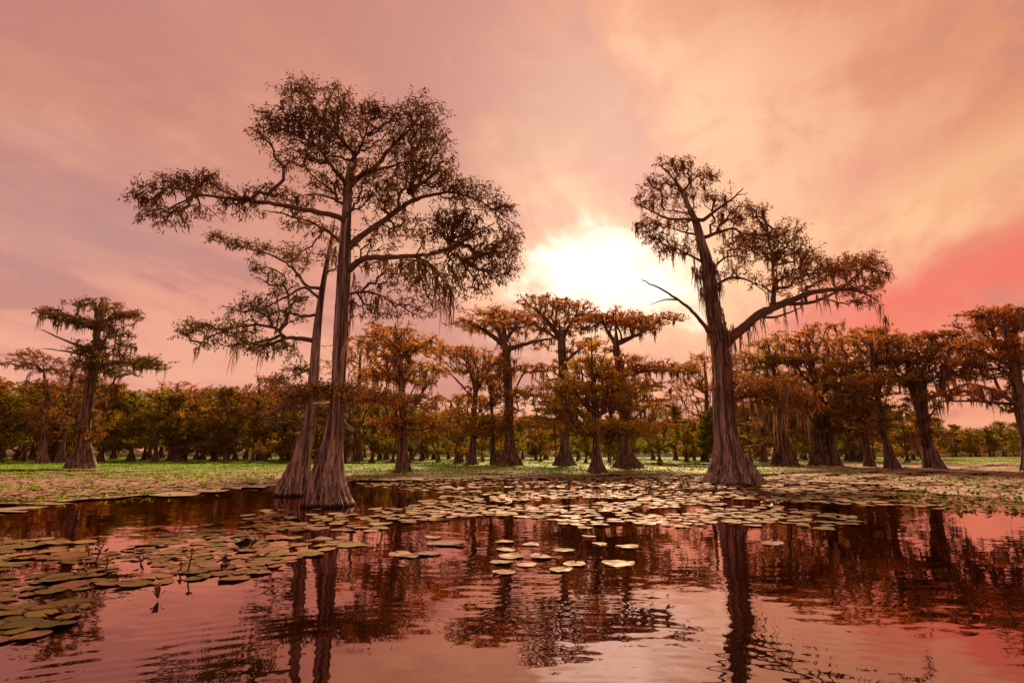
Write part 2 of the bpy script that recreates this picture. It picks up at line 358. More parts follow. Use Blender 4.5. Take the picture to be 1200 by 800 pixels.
def cypress(name, trunk, limbs, blobs, seed, *, base, sides=24, flute=0.25, crown_from=0.3, alpha=0.35, step=0.3, tip=0.010,
            leaf=(0.2, 0.05), per=3, twig_max=8, droop=0.5, flat=0.0, pal=((.12, .06, .02), (.10, .09, .02)), palmix=0.0,
            moss=0, moss_len=(0.4, 1.2), moss_objects=False, moss_w=0.10, moss_n=9, moss_at=(), extra_trunks=(), mats=('bark', 'twig'), limb_sides=8, rib=0.03, gain=1.7):
    """trunk rows (x y z r), limbs list of (rows, bare), blobs rows (cx cy cz rx ry rz n), all local to the base"""
    rn = np.random.default_rng(seed); root = empty(name, base)
    V, Q, TP = trunk_mesh(trunk, sides, flute, seed); obj('trunk', V, Q, M[mats[0]], root, smooth=True)
    seeds, seedl, hang = [], [], []
    z0, z1 = TP[0, 2], TP[-1, 2]; acc = np.concatenate([[0], np.cumsum(np.linalg.norm(np.diff(TP[:, :3], axis=0), axis=1))])
    sel = TP[:, 2] > z0 + (z1 - z0) * crown_from; seeds.append(TP[sel, :3]); seedl.append(acc[sel])
    for rows in extra_trunks:
        V, Q, P2 = trunk_mesh(rows, sides, flute, seed + 5); obj('trunk', V, Q, M[mats[0]], root, smooth=True)
        s2 = P2[:, 2] > z0 + (z1 - z0) * crown_from; seeds.append(P2[s2, :3]); seedl.append(P2[s2, 2])
    for rows, bare in limbs:
        P = resample(rows, step * 0.8); P[1:-1, :3] += rn.normal(0, 0.012, (len(P) - 2, 3))
        V, Q = tube(P[:, :3], np.maximum(P[:, 3], .006), limb_sides, 0.06, rn); obj('bare_limb' if bare == 1 else 'limb', V, Q, M['twig'], root, smooth=True)
        if bare != 1:
            j = np.argmin(np.linalg.norm(TP[:, :3] - P[0, :3], axis=1))
            l = acc[j] + np.concatenate([[0], np.cumsum(np.linalg.norm(np.diff(P[:, :3], axis=0), axis=1))])
            seeds.append(P[1:, :3]); seedl.append(l[1:] * 0.85); hang.append(P[1:, :3])
    att = []
    for cx, cy, cz, rx, ry, rz, n in blobs:
        u = unit(rn.standard_normal((int(n), 3))) * (rn.uniform(0, 1, (int(n), 1)) ** (1 / 2.4)) * np.exp(rn.normal(-.04, .20, (int(n), 1)))
        att.append(np.array([cx, cy, cz]) + u * np.array([rx, ry, rz]))
    att = np.vstack(att)
    pos, par, cnt, isatt, m = grow(np.vstack(seeds), np.concatenate(seedl), att, alpha, step, rn)
    # wood
    kids = {}
    for q in range(m, len(pos)): kids.setdefault(par[q], []).append(q)
    bag = Bag(); stack = [(p, c) for p in list(kids) if p < m for c in kids[p]]
    while stack:
        p, c = stack.pop(); ch = [p, c]
        while ch[-1] in kids:
            ks = sorted(kids[ch[-1]], key=lambda q: -cnt[q]); stack += [(ch[-1], q) for q in ks[1:]]; ch.append(ks[0])
        Rr = tip * np.maximum(cnt[ch], 1) ** 0.46; Rr[0] = Rr[1]; Rr[-1] *= 0.5
        big = Rr[0] > 4 * tip
        V, Q = tube(pos[ch], Rr, 5 if big else 3, 0, rn); bag.add(V, Q)
    bag.build('branchwork', M[mats[1]], root, smooth=True)['kind'] = 'stuff'
    # leaves
    G = np.arange(m, len(pos)); tw = G[cnt[G] <= twig_max]
    node = np.repeat(tw, per); n = len(node)
    dirn = unit(pos[node] - pos[par[node]]); B = pos[node] - dirn * (rn.uniform(0, 1, (n, 1)) * step) + rn.normal(0, step * .28, (n, 3)) * np.array([1, 1, 1 - flat])
    rnd = unit(rn.standard_normal((n, 3)))
    A = dirn * 0.55 + rnd * 0.85
    A[:, 2] = A[:, 2] * (1 - flat) - droop + flat * 0.10
    ln = leaf[0] * rn.uniform(.55, 1.35, n); wd = leaf[1] * rn.uniform(.6, 1.3, n)
    cn = clump_noise(B, 0.55, seed + 11)[:, None]; c1, c2 = np.array(pal[0]), np.array(pal[1])
    f = np.clip(cn + palmix + rn.normal(0, .16, (n, 1)), 0, 1); C = c1 * (1 - f) + c2 * f
    if len(pal) > 2:
        hi = np.clip((B[:, 2:3] - np.percentile(B[:, 2], 25)) / max(.5, np.ptp(B[:, 2]) * .75) + rn.normal(0, .2, (n, 1)), 0, 1); C = C * (1 - hi * .6) + np.array(pal[2]) * hi * .6
    C = C * rn.uniform(.65, 1.35, (n, 1)) * gain
    V, Q, C = kites(B, A, ln, wd, C, rn); o = obj('crown', V, Q, M['leaf'], root, C); o['kind'] = 'stuff'
    # hanging moss
    spots = [(p, rn.uniform(*moss_len)) for p in ()]
    hp = np.vstack(hang) if hang else np.zeros((0, 3))
    pool = np.vstack([hp, hp, pos[G[(cnt[G] >= 2)]]]) if len(hp) else pos[G[cnt[G] >= 2]]
    if moss:
        for p in pool[rn.integers(0, len(pool), moss)]: spots.append((p, rn.uniform(*moss_len) * rn.uniform(.5, 1)))
    spots += [(np.array(p), l) for p, l in moss_at]
    bag = Bag()
    for p, l in spots:
        V, Q = moss_ribbons(p, l, moss_w * rn.uniform(.6, 1.5), int(moss_n * rn.uniform(.6, 1.4)), rn, rib=rib); c = MOSSC[rn.integers(0, 3)] * rn.uniform(.8, 1.2)
        if moss_objects: obj('hanging_moss', V, Q, M['moss'], root, np.broadcast_to(c, (len(V), 3)))
        else: bag.add(V, Q, c)
    if bag.n: bag.build('hanging_moss', M['moss'], root)['kind'] = 'stuff'
    return root

# ---- photo-pixel front end: a tree standing at its own distance, outlines read off the photograph
def px_tree(name, bx, by, trunk, limbs=(), blobs=(), seed=1, label='', cat='tree', group=None, dens=1.0, spread=1.0, extra=(), mossp=(), grow_=(1.0, 1.0), **kw):
    g = gnd(bx, by); Y = g[1]; S = Y / F; base = np.array([g[0], Y, 0.0]); rn = np.random.default_rng(seed + 900)
    def rows(pts, dend=0.0, sub=False):
        out = []; n = len(pts)
        for i, q in enumerate(pts):
            d = dend * (i / max(1, n - 1)); p = at(q[0], q[1], Y + d); out.append([*(p - base), q[2] * S * .5])
        return out
    T = rows(trunk); e_ = np.array(T[-1]); e2 = np.array(T[-2]); dv = unit(e_[:3] - e2[:3]); T.append([*(e_[:3] + dv * max(.5, 5 * e_[3])), e_[3] * .25]); T[0][2] = -0.25; T = [[T[0][0], T[0][1], -0.25, T[0][3] * 1.03], [T[0][0], T[0][1], 0.02, T[0][3]]] + T[1:]
    E = []
    for e in extra:
        r = rows(e); E.append(r)
    LB = []; ref = [(q[0], q[1], 0.0) for q in trunk]
    for pts, wa_, wb_, dend, bare in limbs:
        n = len(pts); q = [(p[0], p[1], wa_ + (wb_ - wa_) * i / (n - 1)) for i, p in enumerate(pts)]
        d0 = min(ref, key=lambda t: (t[0] - pts[0][0]) ** 2 + (t[1] - pts[0][1]) ** 2)[2]
        rr = []
        for i, p in enumerate(q):
            d = d0 + dend * i / (n - 1); w_ = at(p[0], p[1], Y + d); rr.append([*(w_ - base), p[2] * S * .5]); ref.append((p[0], p[1], d))
        LB.append((rr, bare))
    BB = []
    for b in blobs:
        cx, cy, rx, ry = b[:4]; k = b[4] if len(b) > 4 else 1.0; rx *= grow_[0]; ry *= grow_[1]; k /= (grow_[0] * grow_[1]) ** .8
        near = sorted(ref, key=lambda t: (t[0] - cx) ** 2 + (t[1] - cy) ** 2)[0]
        dc = near[2] + rn.normal(0, .35) * rx * S * spread
        c = at(cx, cy, Y + dc) - base; s = (Y + dc) / F
        rz = ry * s; r_x = rx * s; r_d = max(r_x * .95, rz) * spread
        nn = dens * k * (rx * ry) / 10.0
        BB.append((c[0], c[1], c[2], r_x, r_d, rz, max(4, nn)))
    MO = [(at(x, y, Y + (dd if dd is not None else 0)) - base, l * S) for x, y, l, dd in mossp]
    t = cypress(name, T, LB, BB, seed, base=base, moss_at=MO, extra_trunks=E, **kw)
    tag(t, label, cat, group); return t

# ------------------------------------------------------------------ the setting: water, bank
obj_w = obj('water', [(-1500, -60, 0), (1500, -60, 0), (1500, 2500, 0), (-1500, 2500, 0)], [(0, 1, 2, 3)], M['water'])
tag(obj_w, kind='structure')
gx = np.linspace(-420, 420, 85); gy = np.array([0, 3, 8, 30, 160, 900.0])
def shore(x): return 150 + 8 * np.sin(x * .03) + 5 * np.sin(x * .083 + 1) + np.clip(x - 40, 0, 200) * .35
X, Yy = np.meshgrid(gx, gy, indexing='ij'); Zb = np.array([-.3, .25, .5, .8, 1.0, 1.0])[None] + 0.15 * np.sin(X * .21)
V = np.stack([X, shore(X) + Yy, Zb], -1).reshape(-1, 3); i, j = np.meshgrid(np.arange(84), np.arange(5), indexing='ij')
tag(obj('ground', V, np.stack([i * 6 + j, (i + 1) * 6 + j, (i + 1) * 6 + j + 1, i * 6 + j + 1], -1).reshape(-1, 4), M['bank']), kind='structure')

def poly_in(px, py, poly):
    px, py = np.asarray(px, float), np.asarray(py, float); ins = np.zeros(px.shape, bool); n = len(poly)
    for a in range(n):
        (x1, y1), (x2, y2) = poly[a], poly[(a + 1) % n]
        c = (y1 > py) != (y2 > py)
        ins ^= c & (px < (x2 - x1) * (py - y1) / ((y2 - y1) if y2 != y1 else 1e-9) + x1)
    return ins
def to_ground(poly): return [tuple(gnd(x, y)[:2]) for x, y in poly]

# a raft of floating weed and dry pads between the open water and the forest, broken by dark channels
EDGE = [(-60, 601), (0, 597), (60, 591), (120, 586), (200, 580), (270, 575), (330, 570), (420, 565), (500, 562), (600, 561), (700, 562), (790, 561),
        (830, 558), (900, 562), (960, 566), (1040, 572), (1120, 584), (1200, 596), (1270, 602)]
EG = np.array([gnd(*e)[:2] for e in EDGE])
cell = 0.40; xs = np.arange(-95, 120, cell * 1.6); ys = np.arange(15, 128, cell)
X, Yy = np.meshgrid(xs, ys, indexing='ij')
def sines(X, Yv, s, seed):
    rn = np.random.default_rng(seed); v = 0
    for f, a in ((1, 1), (2.1, .6), (4.3, .4), (8.7, .25)):
        t = rn.uniform(0, 6.3, 4); v = v + a * np.sin(X * s * f * cos(t[0]) + Yv * s * f * 1.6 * sin(t[0]) + t[1]) * np.sin(X * s * f * .8 * sin(t[2]) - Yv * s * f * 1.6 * cos(t[2]) + t[3])
    return v
az_ = X / Yy; order = np.argsort(EG[:, 0] / EG[:, 1])
front = np.interp(az_, (EG[:, 0] / EG[:, 1])[order], EG[order, 1])
keep = (Yy > front + 1.1 * sines(X, Yy, .55, 3)) & (sines(X, Yy, .10, 8) > -0.62 - 0.5 * (Yy < 48)) & (sines(X, Yy, .9, 31) > np.where(Yy < 42, -.45, -1.0))
chan = (np.abs(Yy - (82 + 4 * np.sin(X * .07))) < 7) & (X < -26) & (sines(X, Yy, .2, 5) > -.35)
keep &= ~chan
Z = 0.020 + 0.022 * (sines(X, Yy, 2.3, 4) * .5 + .5) + rng.uniform(0, .03, X.shape)
jx, jy = rng.normal(0, cell * .3, X.shape), rng.normal(0, cell * .22, X.shape)
V = np.stack([X + jx, Yy + jy, Z], -1).reshape(-1, 3); ny = len(ys)
i, j = np.where(keep[:-1, :-1]); Q = np.stack([i * ny + j, (i + 1) * ny + j, (i + 1) * ny + j + 1, i * ny + j + 1], -1)
used = np.unique(Q); remap = np.zeros(len(V), int); remap[used] = np.arange(len(used))
tag(obj('floating_weed_mat', V[used], remap[Q], M['mat']), 'mat of green water weed and dry pads floating around the tree bases', 'water weed', kind='stuff')
# short weed standing out of the mat
kc = V[Q[:, 0]]; yv = kc[:, 1]
green = (sines(kc[:, 0], yv, .35, 77) - np.clip((kc[:, 0] - 14) / 22, 0, 1) * 1.6 + (yv - 30) * .045 + rng.normal(0, .35, len(kc))) > 0.15
p = np.where(green, 1.0, .12) * np.clip(40 / yv, .25, 1.2) ** 1.0; p /= p.sum(); n = 60000
pick = rng.choice(len(kc), n, p=p); Bp = kc[pick] + np.stack([rng.uniform(-.35, .35, n), rng.uniform(-.25, .25, n), np.zeros(n)], 1)
A = np.stack([rng.normal(0, .7, n), rng.normal(0, .7, n), rng.uniform(.35, 1.2, n)], 1)
gC = np.where(green[pick][:, None], np.array([[.19, .43, .012]]), np.array([[.20, .13, .07]])) * rng.uniform(.5, 1.45, (n, 1))
gC[rng.uniform(0, 1, n) < .05] = (.30, .22, .13)
V, Q, C = kites(Bp, A, rng.uniform(.07, .24, n) * np.where(green[pick], 1, .7), rng.uniform(.04, .12, n), gC, rng)
tag(obj('water_grass', V, Q, M['grass'], None, C), 'short bright green weed sprouting from the floating mat', 'water weed', kind='stuff')

# ------------------------------------------------------------------ the three great cypresses
BROWN, RUSSET, OLIVE, GREEN, RUST, GOLD = (.10, .048, .018), (.17, .066, .018), (.125, .098, .018), (.095, .105, .018), (.225, .095, .019), (.25, .16, .022)

A_trunk = [(385, 592, 56), (384, 578, 49), (384, 562, 42), (386, 545, 34), (389, 525, 27.5), (392, 505, 23), (395, 480, 19.5), (397, 440, 18), (399, 400, 18), (401, 360, 18),
           (403, 330, 18.5), (404, 300, 16.5), (405, 270, 14), (407, 240, 13), (408, 216, 11)]
A_limbs = [
    ([(408, 222), (400, 208), (392, 200), (372, 172), (350, 160), (330, 152)], 7, 1.5, -1.2, 0),
    ([(408, 218), (414, 198), (416, 183), (395, 158), (374, 137), (358, 112), (350, 98)], 7, 1.2, 1.0, 0),
    ([(409, 218), (422, 206), (438, 197), (459, 172), (476, 156), (490, 138), (500, 122)], 8, 1.2, 0.9, 0),
    ([(430, 202), (455, 196), (476, 190), (500, 192)], 4, 1, -1.0, 0),
    ([(412, 190), (424, 170), (432, 145), (434, 128)], 4, 1, -.8, 0),
    ([(404, 262), (397, 254), (363, 247), (322, 239), (280, 234), (238, 229), (213, 237), (192, 247)], 8, 1.2, -1.6, 0),
    ([(238, 229), (216, 222), (192, 220), (163, 228)], 3, .8, -.4, 0),
    ([(290, 235), (260, 222), (240, 208), (228, 196)], 2.6, .8, .5, 0),
    ([(401, 285), (385, 272), (363, 260), (330, 250), (309, 247)], 5, 1, 1.3, 0),
    ([(404, 240), (385, 231), (365, 228), (345, 232)], 4, 1, .8, 0),
    ([(408, 290), (420, 279), (447, 260), (470, 243), (488, 233), (510, 228), (530, 226), (563, 236), (588, 258)], 9, 1.2, 1.4, 0),
    ([(488, 233), (476, 222), (458, 222)], 2.5, .8, -.3, 0),
    ([(406, 318), (418, 308), (430, 302), (455, 302), (484, 300), (505, 298), (522, 292), (547, 281), (580, 261)], 9, 1.3, -1.8, 0),
    ([(484, 300), (500, 307), (513, 318), (524, 333), (533, 350)], 4, 1, .3, 0),
    ([(522, 292), (535, 300), (548, 316)], 2.6, .7, -.5, 0),
    ([(528, 290), (516, 272), (508, 258)], 2.2, .7, .4, 0),
    ([(405, 345), (430, 342), (447, 347), (472, 360), (495, 372)], 4, .8, 1.2, 0),
    ([(397, 470), (420, 467), (450, 472), (498, 478)], 4.5, 1, -1.3, 2),
    ([(396, 462), (370, 462), (340, 460)], 3.5, 1, -1.2, 0),
]
A_blobs = [(352, 104, 24, 18), (325, 140, 26, 14), (308, 156, 20, 9), (395, 108, 18, 16, .7), (400, 134, 36, 22), (358, 146, 42, 25, 1.2), (440, 128, 20, 15), (405, 170, 42, 22, .9),
           (345, 184, 30, 13, .8), (490, 130, 32, 18), (470, 158, 42, 22, 1.2), (508, 158, 18, 22), (492, 190, 38, 22, 1.1), (522, 205, 16, 10), (430, 200, 25, 15, .7),
           (176, 230, 22, 16), (210, 214, 30, 13, 1.1), (243, 212, 24, 12), (195, 254, 28, 14, .6), (228, 246, 22, 10, .5), (285, 226, 28, 8, .9), (322, 224, 24, 10, .9), (285, 246, 24, 9, .4),
           (350, 236, 26, 13, .8), (548, 226, 34, 17), (588, 243, 20, 17), (600, 276, 13, 20), (575, 292, 34, 22, .95), (530, 256, 34, 18, .9), (558, 322, 38, 18, .7),
           (470, 262, 32, 18, .7), (512, 276, 28, 13, .7), (478, 322, 38, 18, .55), (440, 312, 20, 14, .4), (498, 350, 36, 16, .5), (452, 230, 30, 18, .9), (378, 212, 24, 18, .7),
           (378, 270, 24, 18, .35), (445, 362, 42, 13, .5), (350, 262, 22, 10, .35), (385, 455, 52, 8, 3.6), (440, 463, 34, 7, 2.6), (350, 462, 26, 6, 2.2), (525, 218, 26, 10, .8), (430, 340, 18, 12, .4), (420, 230, 22, 22, .45), (440, 285, 30, 16, .35), (545, 262, 30, 20, .6), (500, 320, 34, 20, .5), (465, 212, 40, 16, .7), (370, 180, 26, 14, .6), (260, 240, 40, 9, .35), (352, 300, 20, 12, .25), (540, 340, 26, 12, .35), (590, 318, 18, 12, .5), (535, 300, 30, 14, .5)]
A_moss = [(512, 318, 70, -1.3), (520, 326, 88, -1.2), (528, 336, 70, -1.1), (531, 345, 62, -1.1), (492, 303, 36, -1.3), (484, 302, 44, -1.3), (498, 306, 30, -1.2), (310, 248, 18, 1.3), (352, 252, 26, .4),
          (442, 348, 36, .3), (470, 302, 26, -1), (452, 303, 30, -.6), (430, 306, 34, -.3), (415, 320, 48, -.3), (393, 290, 44, -.2), (388, 280, 36, -.2), (412, 350, 60, -.4), (408, 380, 70, -.5)]
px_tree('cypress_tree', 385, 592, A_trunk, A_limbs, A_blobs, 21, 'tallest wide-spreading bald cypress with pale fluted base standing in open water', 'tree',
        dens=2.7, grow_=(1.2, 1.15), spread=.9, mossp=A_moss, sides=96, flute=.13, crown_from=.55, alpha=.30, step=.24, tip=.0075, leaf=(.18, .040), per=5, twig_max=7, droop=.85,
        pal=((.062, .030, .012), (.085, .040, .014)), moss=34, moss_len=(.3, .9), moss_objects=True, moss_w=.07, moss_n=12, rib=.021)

A2_trunk = [(343, 580, 42), (345, 568, 36), (349, 552, 29), (355, 530, 23), (361, 500, 18), (365, 470, 15), (368, 436, 13.5), (371, 394, 11), (376, 351, 8.5), (381, 320, 7), (386, 292, 5), (390, 270, 3)]
A2_limbs = [
    ([(368, 399), (352, 397), (336, 396), (311, 404), (285, 403), (262, 406)], 6, 1, -1.2, 0),
    ([(334, 395), (319, 383), (289, 381), (260, 389), (240, 398), (229, 411)], 4, .8, .6, 0),
    ([(372, 369), (353, 370), (332, 364), (315, 368), (300, 378)], 4, .8, 1.2, 0),
    ([(376, 352), (357, 337), (336, 348), (311, 360), (296, 366)], 4, .8, -1.0, 0),
    ([(379, 338), (359, 335), (348, 320), (338, 310), (313, 297), (285, 290), (262, 280)], 4.5, .8, .8, 0),
    ([(368, 430), (350, 438), (332, 444)], 3, .8, 1.0, 0),
    ([(364, 470), (340, 474), (318, 484), (300, 502)], 4, 1, -1.1, 1),
    ([(340, 474), (330, 488), (322, 500)], 2, .6, -.2, 1),
    ([(362, 488), (348, 494), (336, 492)], 2.4, .7, -.8, 1), ([(363, 482), (352, 478), (344, 484), (334, 482)], 2, .6, -.9, 1),
    ([(358, 505), (372, 498), (384, 502)], 2, .6, -1.0, 1), ([(360, 498), (346, 506), (332, 508)], 2, .6, -1.1, 1),
]
rt_ = np.random.default_rng(5)
for q in range(14):       # a tangle of dead twigs about the two boles
    sy_ = rt_.uniform(462, 505); sx_ = np.interp(-sy_, [-505, -462], [360, 366]) + (26 if q % 3 == 2 else 0); dr = -1 if q % 3 != 2 else rt_.choice([-1, 1]); ln_ = rt_.uniform(22, 62)
    A2_limbs.append(([(sx_, sy_), (sx_ + dr * ln_ * .35, sy_ + rt_.uniform(-8, 4)), (sx_ + dr * ln_ * .7, sy_ + rt_.uniform(-6, 10)), (sx_ + dr * ln_, sy_ + rt_.uniform(-4, 20))], rt_.uniform(1.6, 3), .6, rt_.uniform(-2.2, -.6) - (1.2 if q % 3 == 2 else 0), 1))
A2_blobs = [(254, 277, 14, 8), (280, 285, 20, 8, 1.2), (308, 290, 16, 7), (300, 312, 22, 6, .9), (322, 326, 20, 10, .6), (265, 386, 42, 9, 1.2), (228, 384, 18, 9), (325, 368, 34, 12, .8), (318, 408, 34, 9, .9),
            (240, 402, 18, 8, .6), (338, 346, 28, 12, .6), (290, 402, 28, 8, .9), (347, 300, 24, 14, .5), (350, 432, 24, 10, .9), (325, 446, 24, 7, .9), (300, 352, 22, 8, .7), (212, 392, 12, 8, .6), (388, 300, 18, 18, .4), (290, 362, 20, 9, .6)]
A2_moss = [(229, 408, 26, -.6), (270, 404, 30, -1.1), (276, 404, 44, -1.1), (280, 404, 38, -1), (305, 404, 46, -.8), (308, 404, 34, -.7), (346, 398, 34, -.5), (240, 400, 16, -.4), (322, 404, 30, -.6), (333, 398, 26, -.4)]
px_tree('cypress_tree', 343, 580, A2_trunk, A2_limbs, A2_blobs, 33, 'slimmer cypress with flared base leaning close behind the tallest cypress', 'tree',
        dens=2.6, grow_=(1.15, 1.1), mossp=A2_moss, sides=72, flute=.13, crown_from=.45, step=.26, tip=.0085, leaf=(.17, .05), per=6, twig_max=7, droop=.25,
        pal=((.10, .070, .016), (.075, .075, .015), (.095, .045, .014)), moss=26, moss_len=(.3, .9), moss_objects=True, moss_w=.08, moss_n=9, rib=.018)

B_trunk = [(860, 567, 64), (859, 556, 54), (857, 545, 45), (854, 530, 35), (851, 510, 30), (849, 490, 28), (848, 465, 27), (847, 440, 26), (845, 415, 23), (841, 395, 20), (836, 370, 19), (833, 345, 18), (828, 306, 16), (822, 285, 13),
           (816, 262, 10), (807, 242, 7), (798, 222, 5), (788, 208, 3.2), (776, 196, 2)]
B_limbs = [
    ([(846, 408), (856, 395), (867, 387), (887, 370), (905, 361), (917, 356), (935, 348), (950, 343), (975, 339), (992, 339), (1010, 342), (1028, 352)], 14, 1.5, -1.6, 0),
    ([(917, 356), (945, 355), (975, 345), (1005, 322), (1018, 308)], 5, 1, .8, 0),
    ([(905, 361), (907, 340), (906, 318), (905, 300), (900, 282)], 6, 1, .5, 0),
    ([(906, 330), (922, 324), (945, 318)], 2.6, .8, -.6, 0),
    ([(887, 370), (905, 372), (925, 366), (940, 360)], 4, 1, -.8, 0),
    ([(824, 258), (812, 257), (783, 256), (765, 248), (750, 240)], 5, 1, -1.0, 0),
    ([(812, 252), (790, 247), (775, 247)], 2.5, .8, .8, 0),
    ([(800, 226), (808, 215), (818, 207), (832, 203)], 3, .8, .7, 0),
    ([(824, 258), (838, 247), (855, 235), (871, 221)], 5, 1.2, -.6, 1),
    ([(862, 229), (870, 228), (876, 226)], 1.6, .6, 0, 1),
    ([(826, 278), (843, 272), (858, 268), (868, 273), (874, 284)], 5, 1, 1.0, 0),
    ([(816, 275), (795, 270), (775, 262)], 3, .8, .9, 0),
    ([(826, 308), (806, 298), (790, 290), (778, 292)], 3.5, .8, -.8, 0),
    ([(835, 398), (827, 384), (815, 368), (800, 355), (775, 339), (752, 328)], 6, 1.2, -1.2, 1),
    ([(794, 351), (780, 351), (762, 357)], 2.6, .7, -.2, 1),
    ([(836, 335), (858, 325), (880, 330), (900, 345)], 4, 1, .9, 0),
    ([(832, 320), (845, 305), (858, 300), (880, 302)], 3.5, .8, -.6, 0),
    ([(850, 500), (868, 497), (884, 500)], 3.5, 1.4, -1.2, 1), ([(858, 524), (872, 524), (895, 520), (904, 508), (910, 492)], 3, 1, -1.0, 1),
    ([(850, 470), (878, 464), (915, 463), (950, 468)], 6, 1.2, -1.5, 2),
]
B_blobs = [(790, 192, 22, 10), (762, 212, 20, 10, .9), (756, 235, 16, 10), (760, 264, 20, 16, 1.1), (828, 206, 18, 12), (790, 226, 32, 14, .9), (800, 200, 18, 12), (790, 288, 24, 14, .9), (770, 280, 18, 10),
           (838, 232, 18, 12, .8), (850, 258, 22, 10, .8), (872, 250, 28, 14), (880, 276, 30, 16, 1.1), (918, 272, 26, 13), (905, 292, 42, 14, 1.2), (865, 292, 26, 13, .7), (935, 300, 30, 11), (800, 255, 20, 12, .8),
           (958, 318, 42, 11, 1.4), (990, 312, 34, 13, 1.3), (1018, 304, 22, 12, 1.1), (1030, 324, 14, 14), (1006, 336, 28, 10), (945, 335, 36, 8, .8), (905, 325, 28, 12, .6), (860, 318, 22, 12, .5), (1012, 352, 22, 8, .4),
           (890, 452, 40, 12, 1.6), (925, 462, 34, 13, 1.7), (870, 464, 26, 10, 1.3), (945, 474, 22, 10, 1.2)]
B_moss = [(815, 318, 34, 0), (812, 312, 26, -.2), (858, 380, 62, -.3), (868, 386, 72, -.3), (876, 380, 60, -.4), (850, 385, 60, -.5), (845, 360, 60, -.6), (843, 400, 50, -.6), (860, 398, 44, -.5), (884, 372, 56, -.5), (836, 420, 60, -.7), (852, 430, 70, -.7), (842, 450, 50, -.8),
          (893, 366, 56, -.5), (900, 340, 36, -.4), (906, 345, 40, -.4), (872, 276, 24, .9), (874, 284, 40, 1.0), (866, 272, 34, .9), (858, 270, 30, .8), (848, 272, 26, .7), (868, 300, 36, .4), (856, 304, 50, .3),
          (1020, 350, 26, -1.5), (1030, 356, 36, -1.6), (1000, 342, 20, -1.4), (1038, 370, 34, -1.7), (940, 350, 34, -.9), (930, 354, 38, -.8), (920, 356, 48, -.8), (958, 345, 36, -1), (968, 345, 28, -1), (980, 342, 24, -1.2)]
B_moss += [(862 + 9 * q, 466 + 3 * (q % 2), 40 + 22 * ((q * 7) % 4) / 3, -1.2) for q in range(10)]
rb_ = np.random.default_rng(88)
B_moss += [(np.interp(-yy, [-440, -345, -262], [847, 833, 816]) + rb_.uniform(-11, 14), yy, rb_.uniform(25, 60), rb_.choice([-.55, .3, -.3])) for yy in rb_.uniform(285, 440, 44)]
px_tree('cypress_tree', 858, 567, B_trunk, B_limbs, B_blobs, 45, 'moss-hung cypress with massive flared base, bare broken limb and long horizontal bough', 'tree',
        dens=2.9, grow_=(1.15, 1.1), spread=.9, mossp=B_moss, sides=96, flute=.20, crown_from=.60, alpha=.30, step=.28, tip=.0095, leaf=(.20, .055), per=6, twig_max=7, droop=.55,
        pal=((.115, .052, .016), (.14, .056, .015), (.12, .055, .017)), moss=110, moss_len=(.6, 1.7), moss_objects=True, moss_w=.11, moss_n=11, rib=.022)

# ------------------------------------------------------------------ the stand of cypresses behind
MID = dict(gain=2.35, mats=('bark_mid', 'twig'), sides=40, flute=.16, crown_from=.30, alpha=.38, step=.45, tip=.018, leaf=(.27, .12), per=7, twig_max=10, droop=.02, flat=.55, moss_w=.22, moss_n=8, moss_len=(.8, 2.3), rib=.036)
def mid(bx, by, trunk, blobs, seed, label, pal=(OLIVE, RUSSET, RUST), dens=1.6, moss=40, limbs=(), **kw):
    moss = int(moss * 2.8)
    d = dict(MID); d.update(kw)
    trunk = [(a, b, c * (1.0 if q < 2 else .86)) for q, (a, b, c) in enumerate(trunk)]
    tr = np.array(trunk, float); ylow, yhi = tr[0, 1], tr[-1, 1]; rq = np.random.default_rng(seed + 4000); blobs = list(blobs)
    for f_ in np.arange(.30, .92, .085):
        yy = ylow + (yhi - ylow) * f_; xx = np.interp(-yy, -tr[:, 1], tr[:, 0]); blobs.append((xx + rq.normal(0, 9), yy + rq.normal(0, 4), rq.uniform(11, 21), rq.uniform(4, 7.5), rq.uniform(.5, 1.0)))
    return px_tree('cypress_tree', bx, by, trunk, limbs, blobs, seed, label, 'tree', 'cypresses standing in the weed-covered shallows', grow_=(1.32, .92), dens=dens * 2.5, pal=pal, moss=moss, **d)
DARK = ((.060, .058, .014), (.10, .05, .014))
mid(95, 549, [(95, 549, 34), (96, 540, 27), (98, 520, 20), (100, 490, 17), (106, 455, 15), (111, 420, 13), (114, 390, 10), (116, 366, 6)],
    [(112, 356, 22, 9, 1.2), (140, 368, 20, 7, 1.2), (75, 372, 24, 7, 1.2), (58, 364, 14, 4), (102, 378, 22, 8), (150, 370, 14, 6), (135, 392, 20, 7), (150, 404, 14, 5), (112, 405, 18, 10), (150, 422, 28, 8, 1.3), (175, 426, 18, 8, 1.3), (130, 436, 22, 9, 1.2), (100, 425, 14, 9), (100, 512, 18, 9, 1.2)],
    101, 'dark cypress with ragged moss-hung crown standing apart in the green weed', DARK, moss=70,
    limbs=[([(112, 410), (90, 404), (70, 396), (48, 386)], 4, 1, -1, 1), ([(110, 420), (80, 412), (50, 408)], 3, 1, 1, 1), ([(115, 385), (90, 378), (62, 366)], 5, 1.4, -.8, 0), ([(112, 430), (135, 425), (165, 424)], 6, 1.6, -1, 0), ([(115, 378), (130, 374), (148, 368)], 5, 1.4, .8, 0)])
mid(49, 543, [(49, 543, 17), (50, 530, 10), (52, 500, 8), (55, 467, 7), (52, 440, 4)], [(48, 418, 24, 6), (28, 426, 22, 5), (55, 432, 26, 7), (40, 412, 14, 5), (60, 450, 22, 8, .6), (52, 480, 20, 10, 1)],
    102, 'thin flat-topped cypress next to the dark ragged cypress, its top above the forest', ((.09, .06, .016), RUSSET), moss=16)
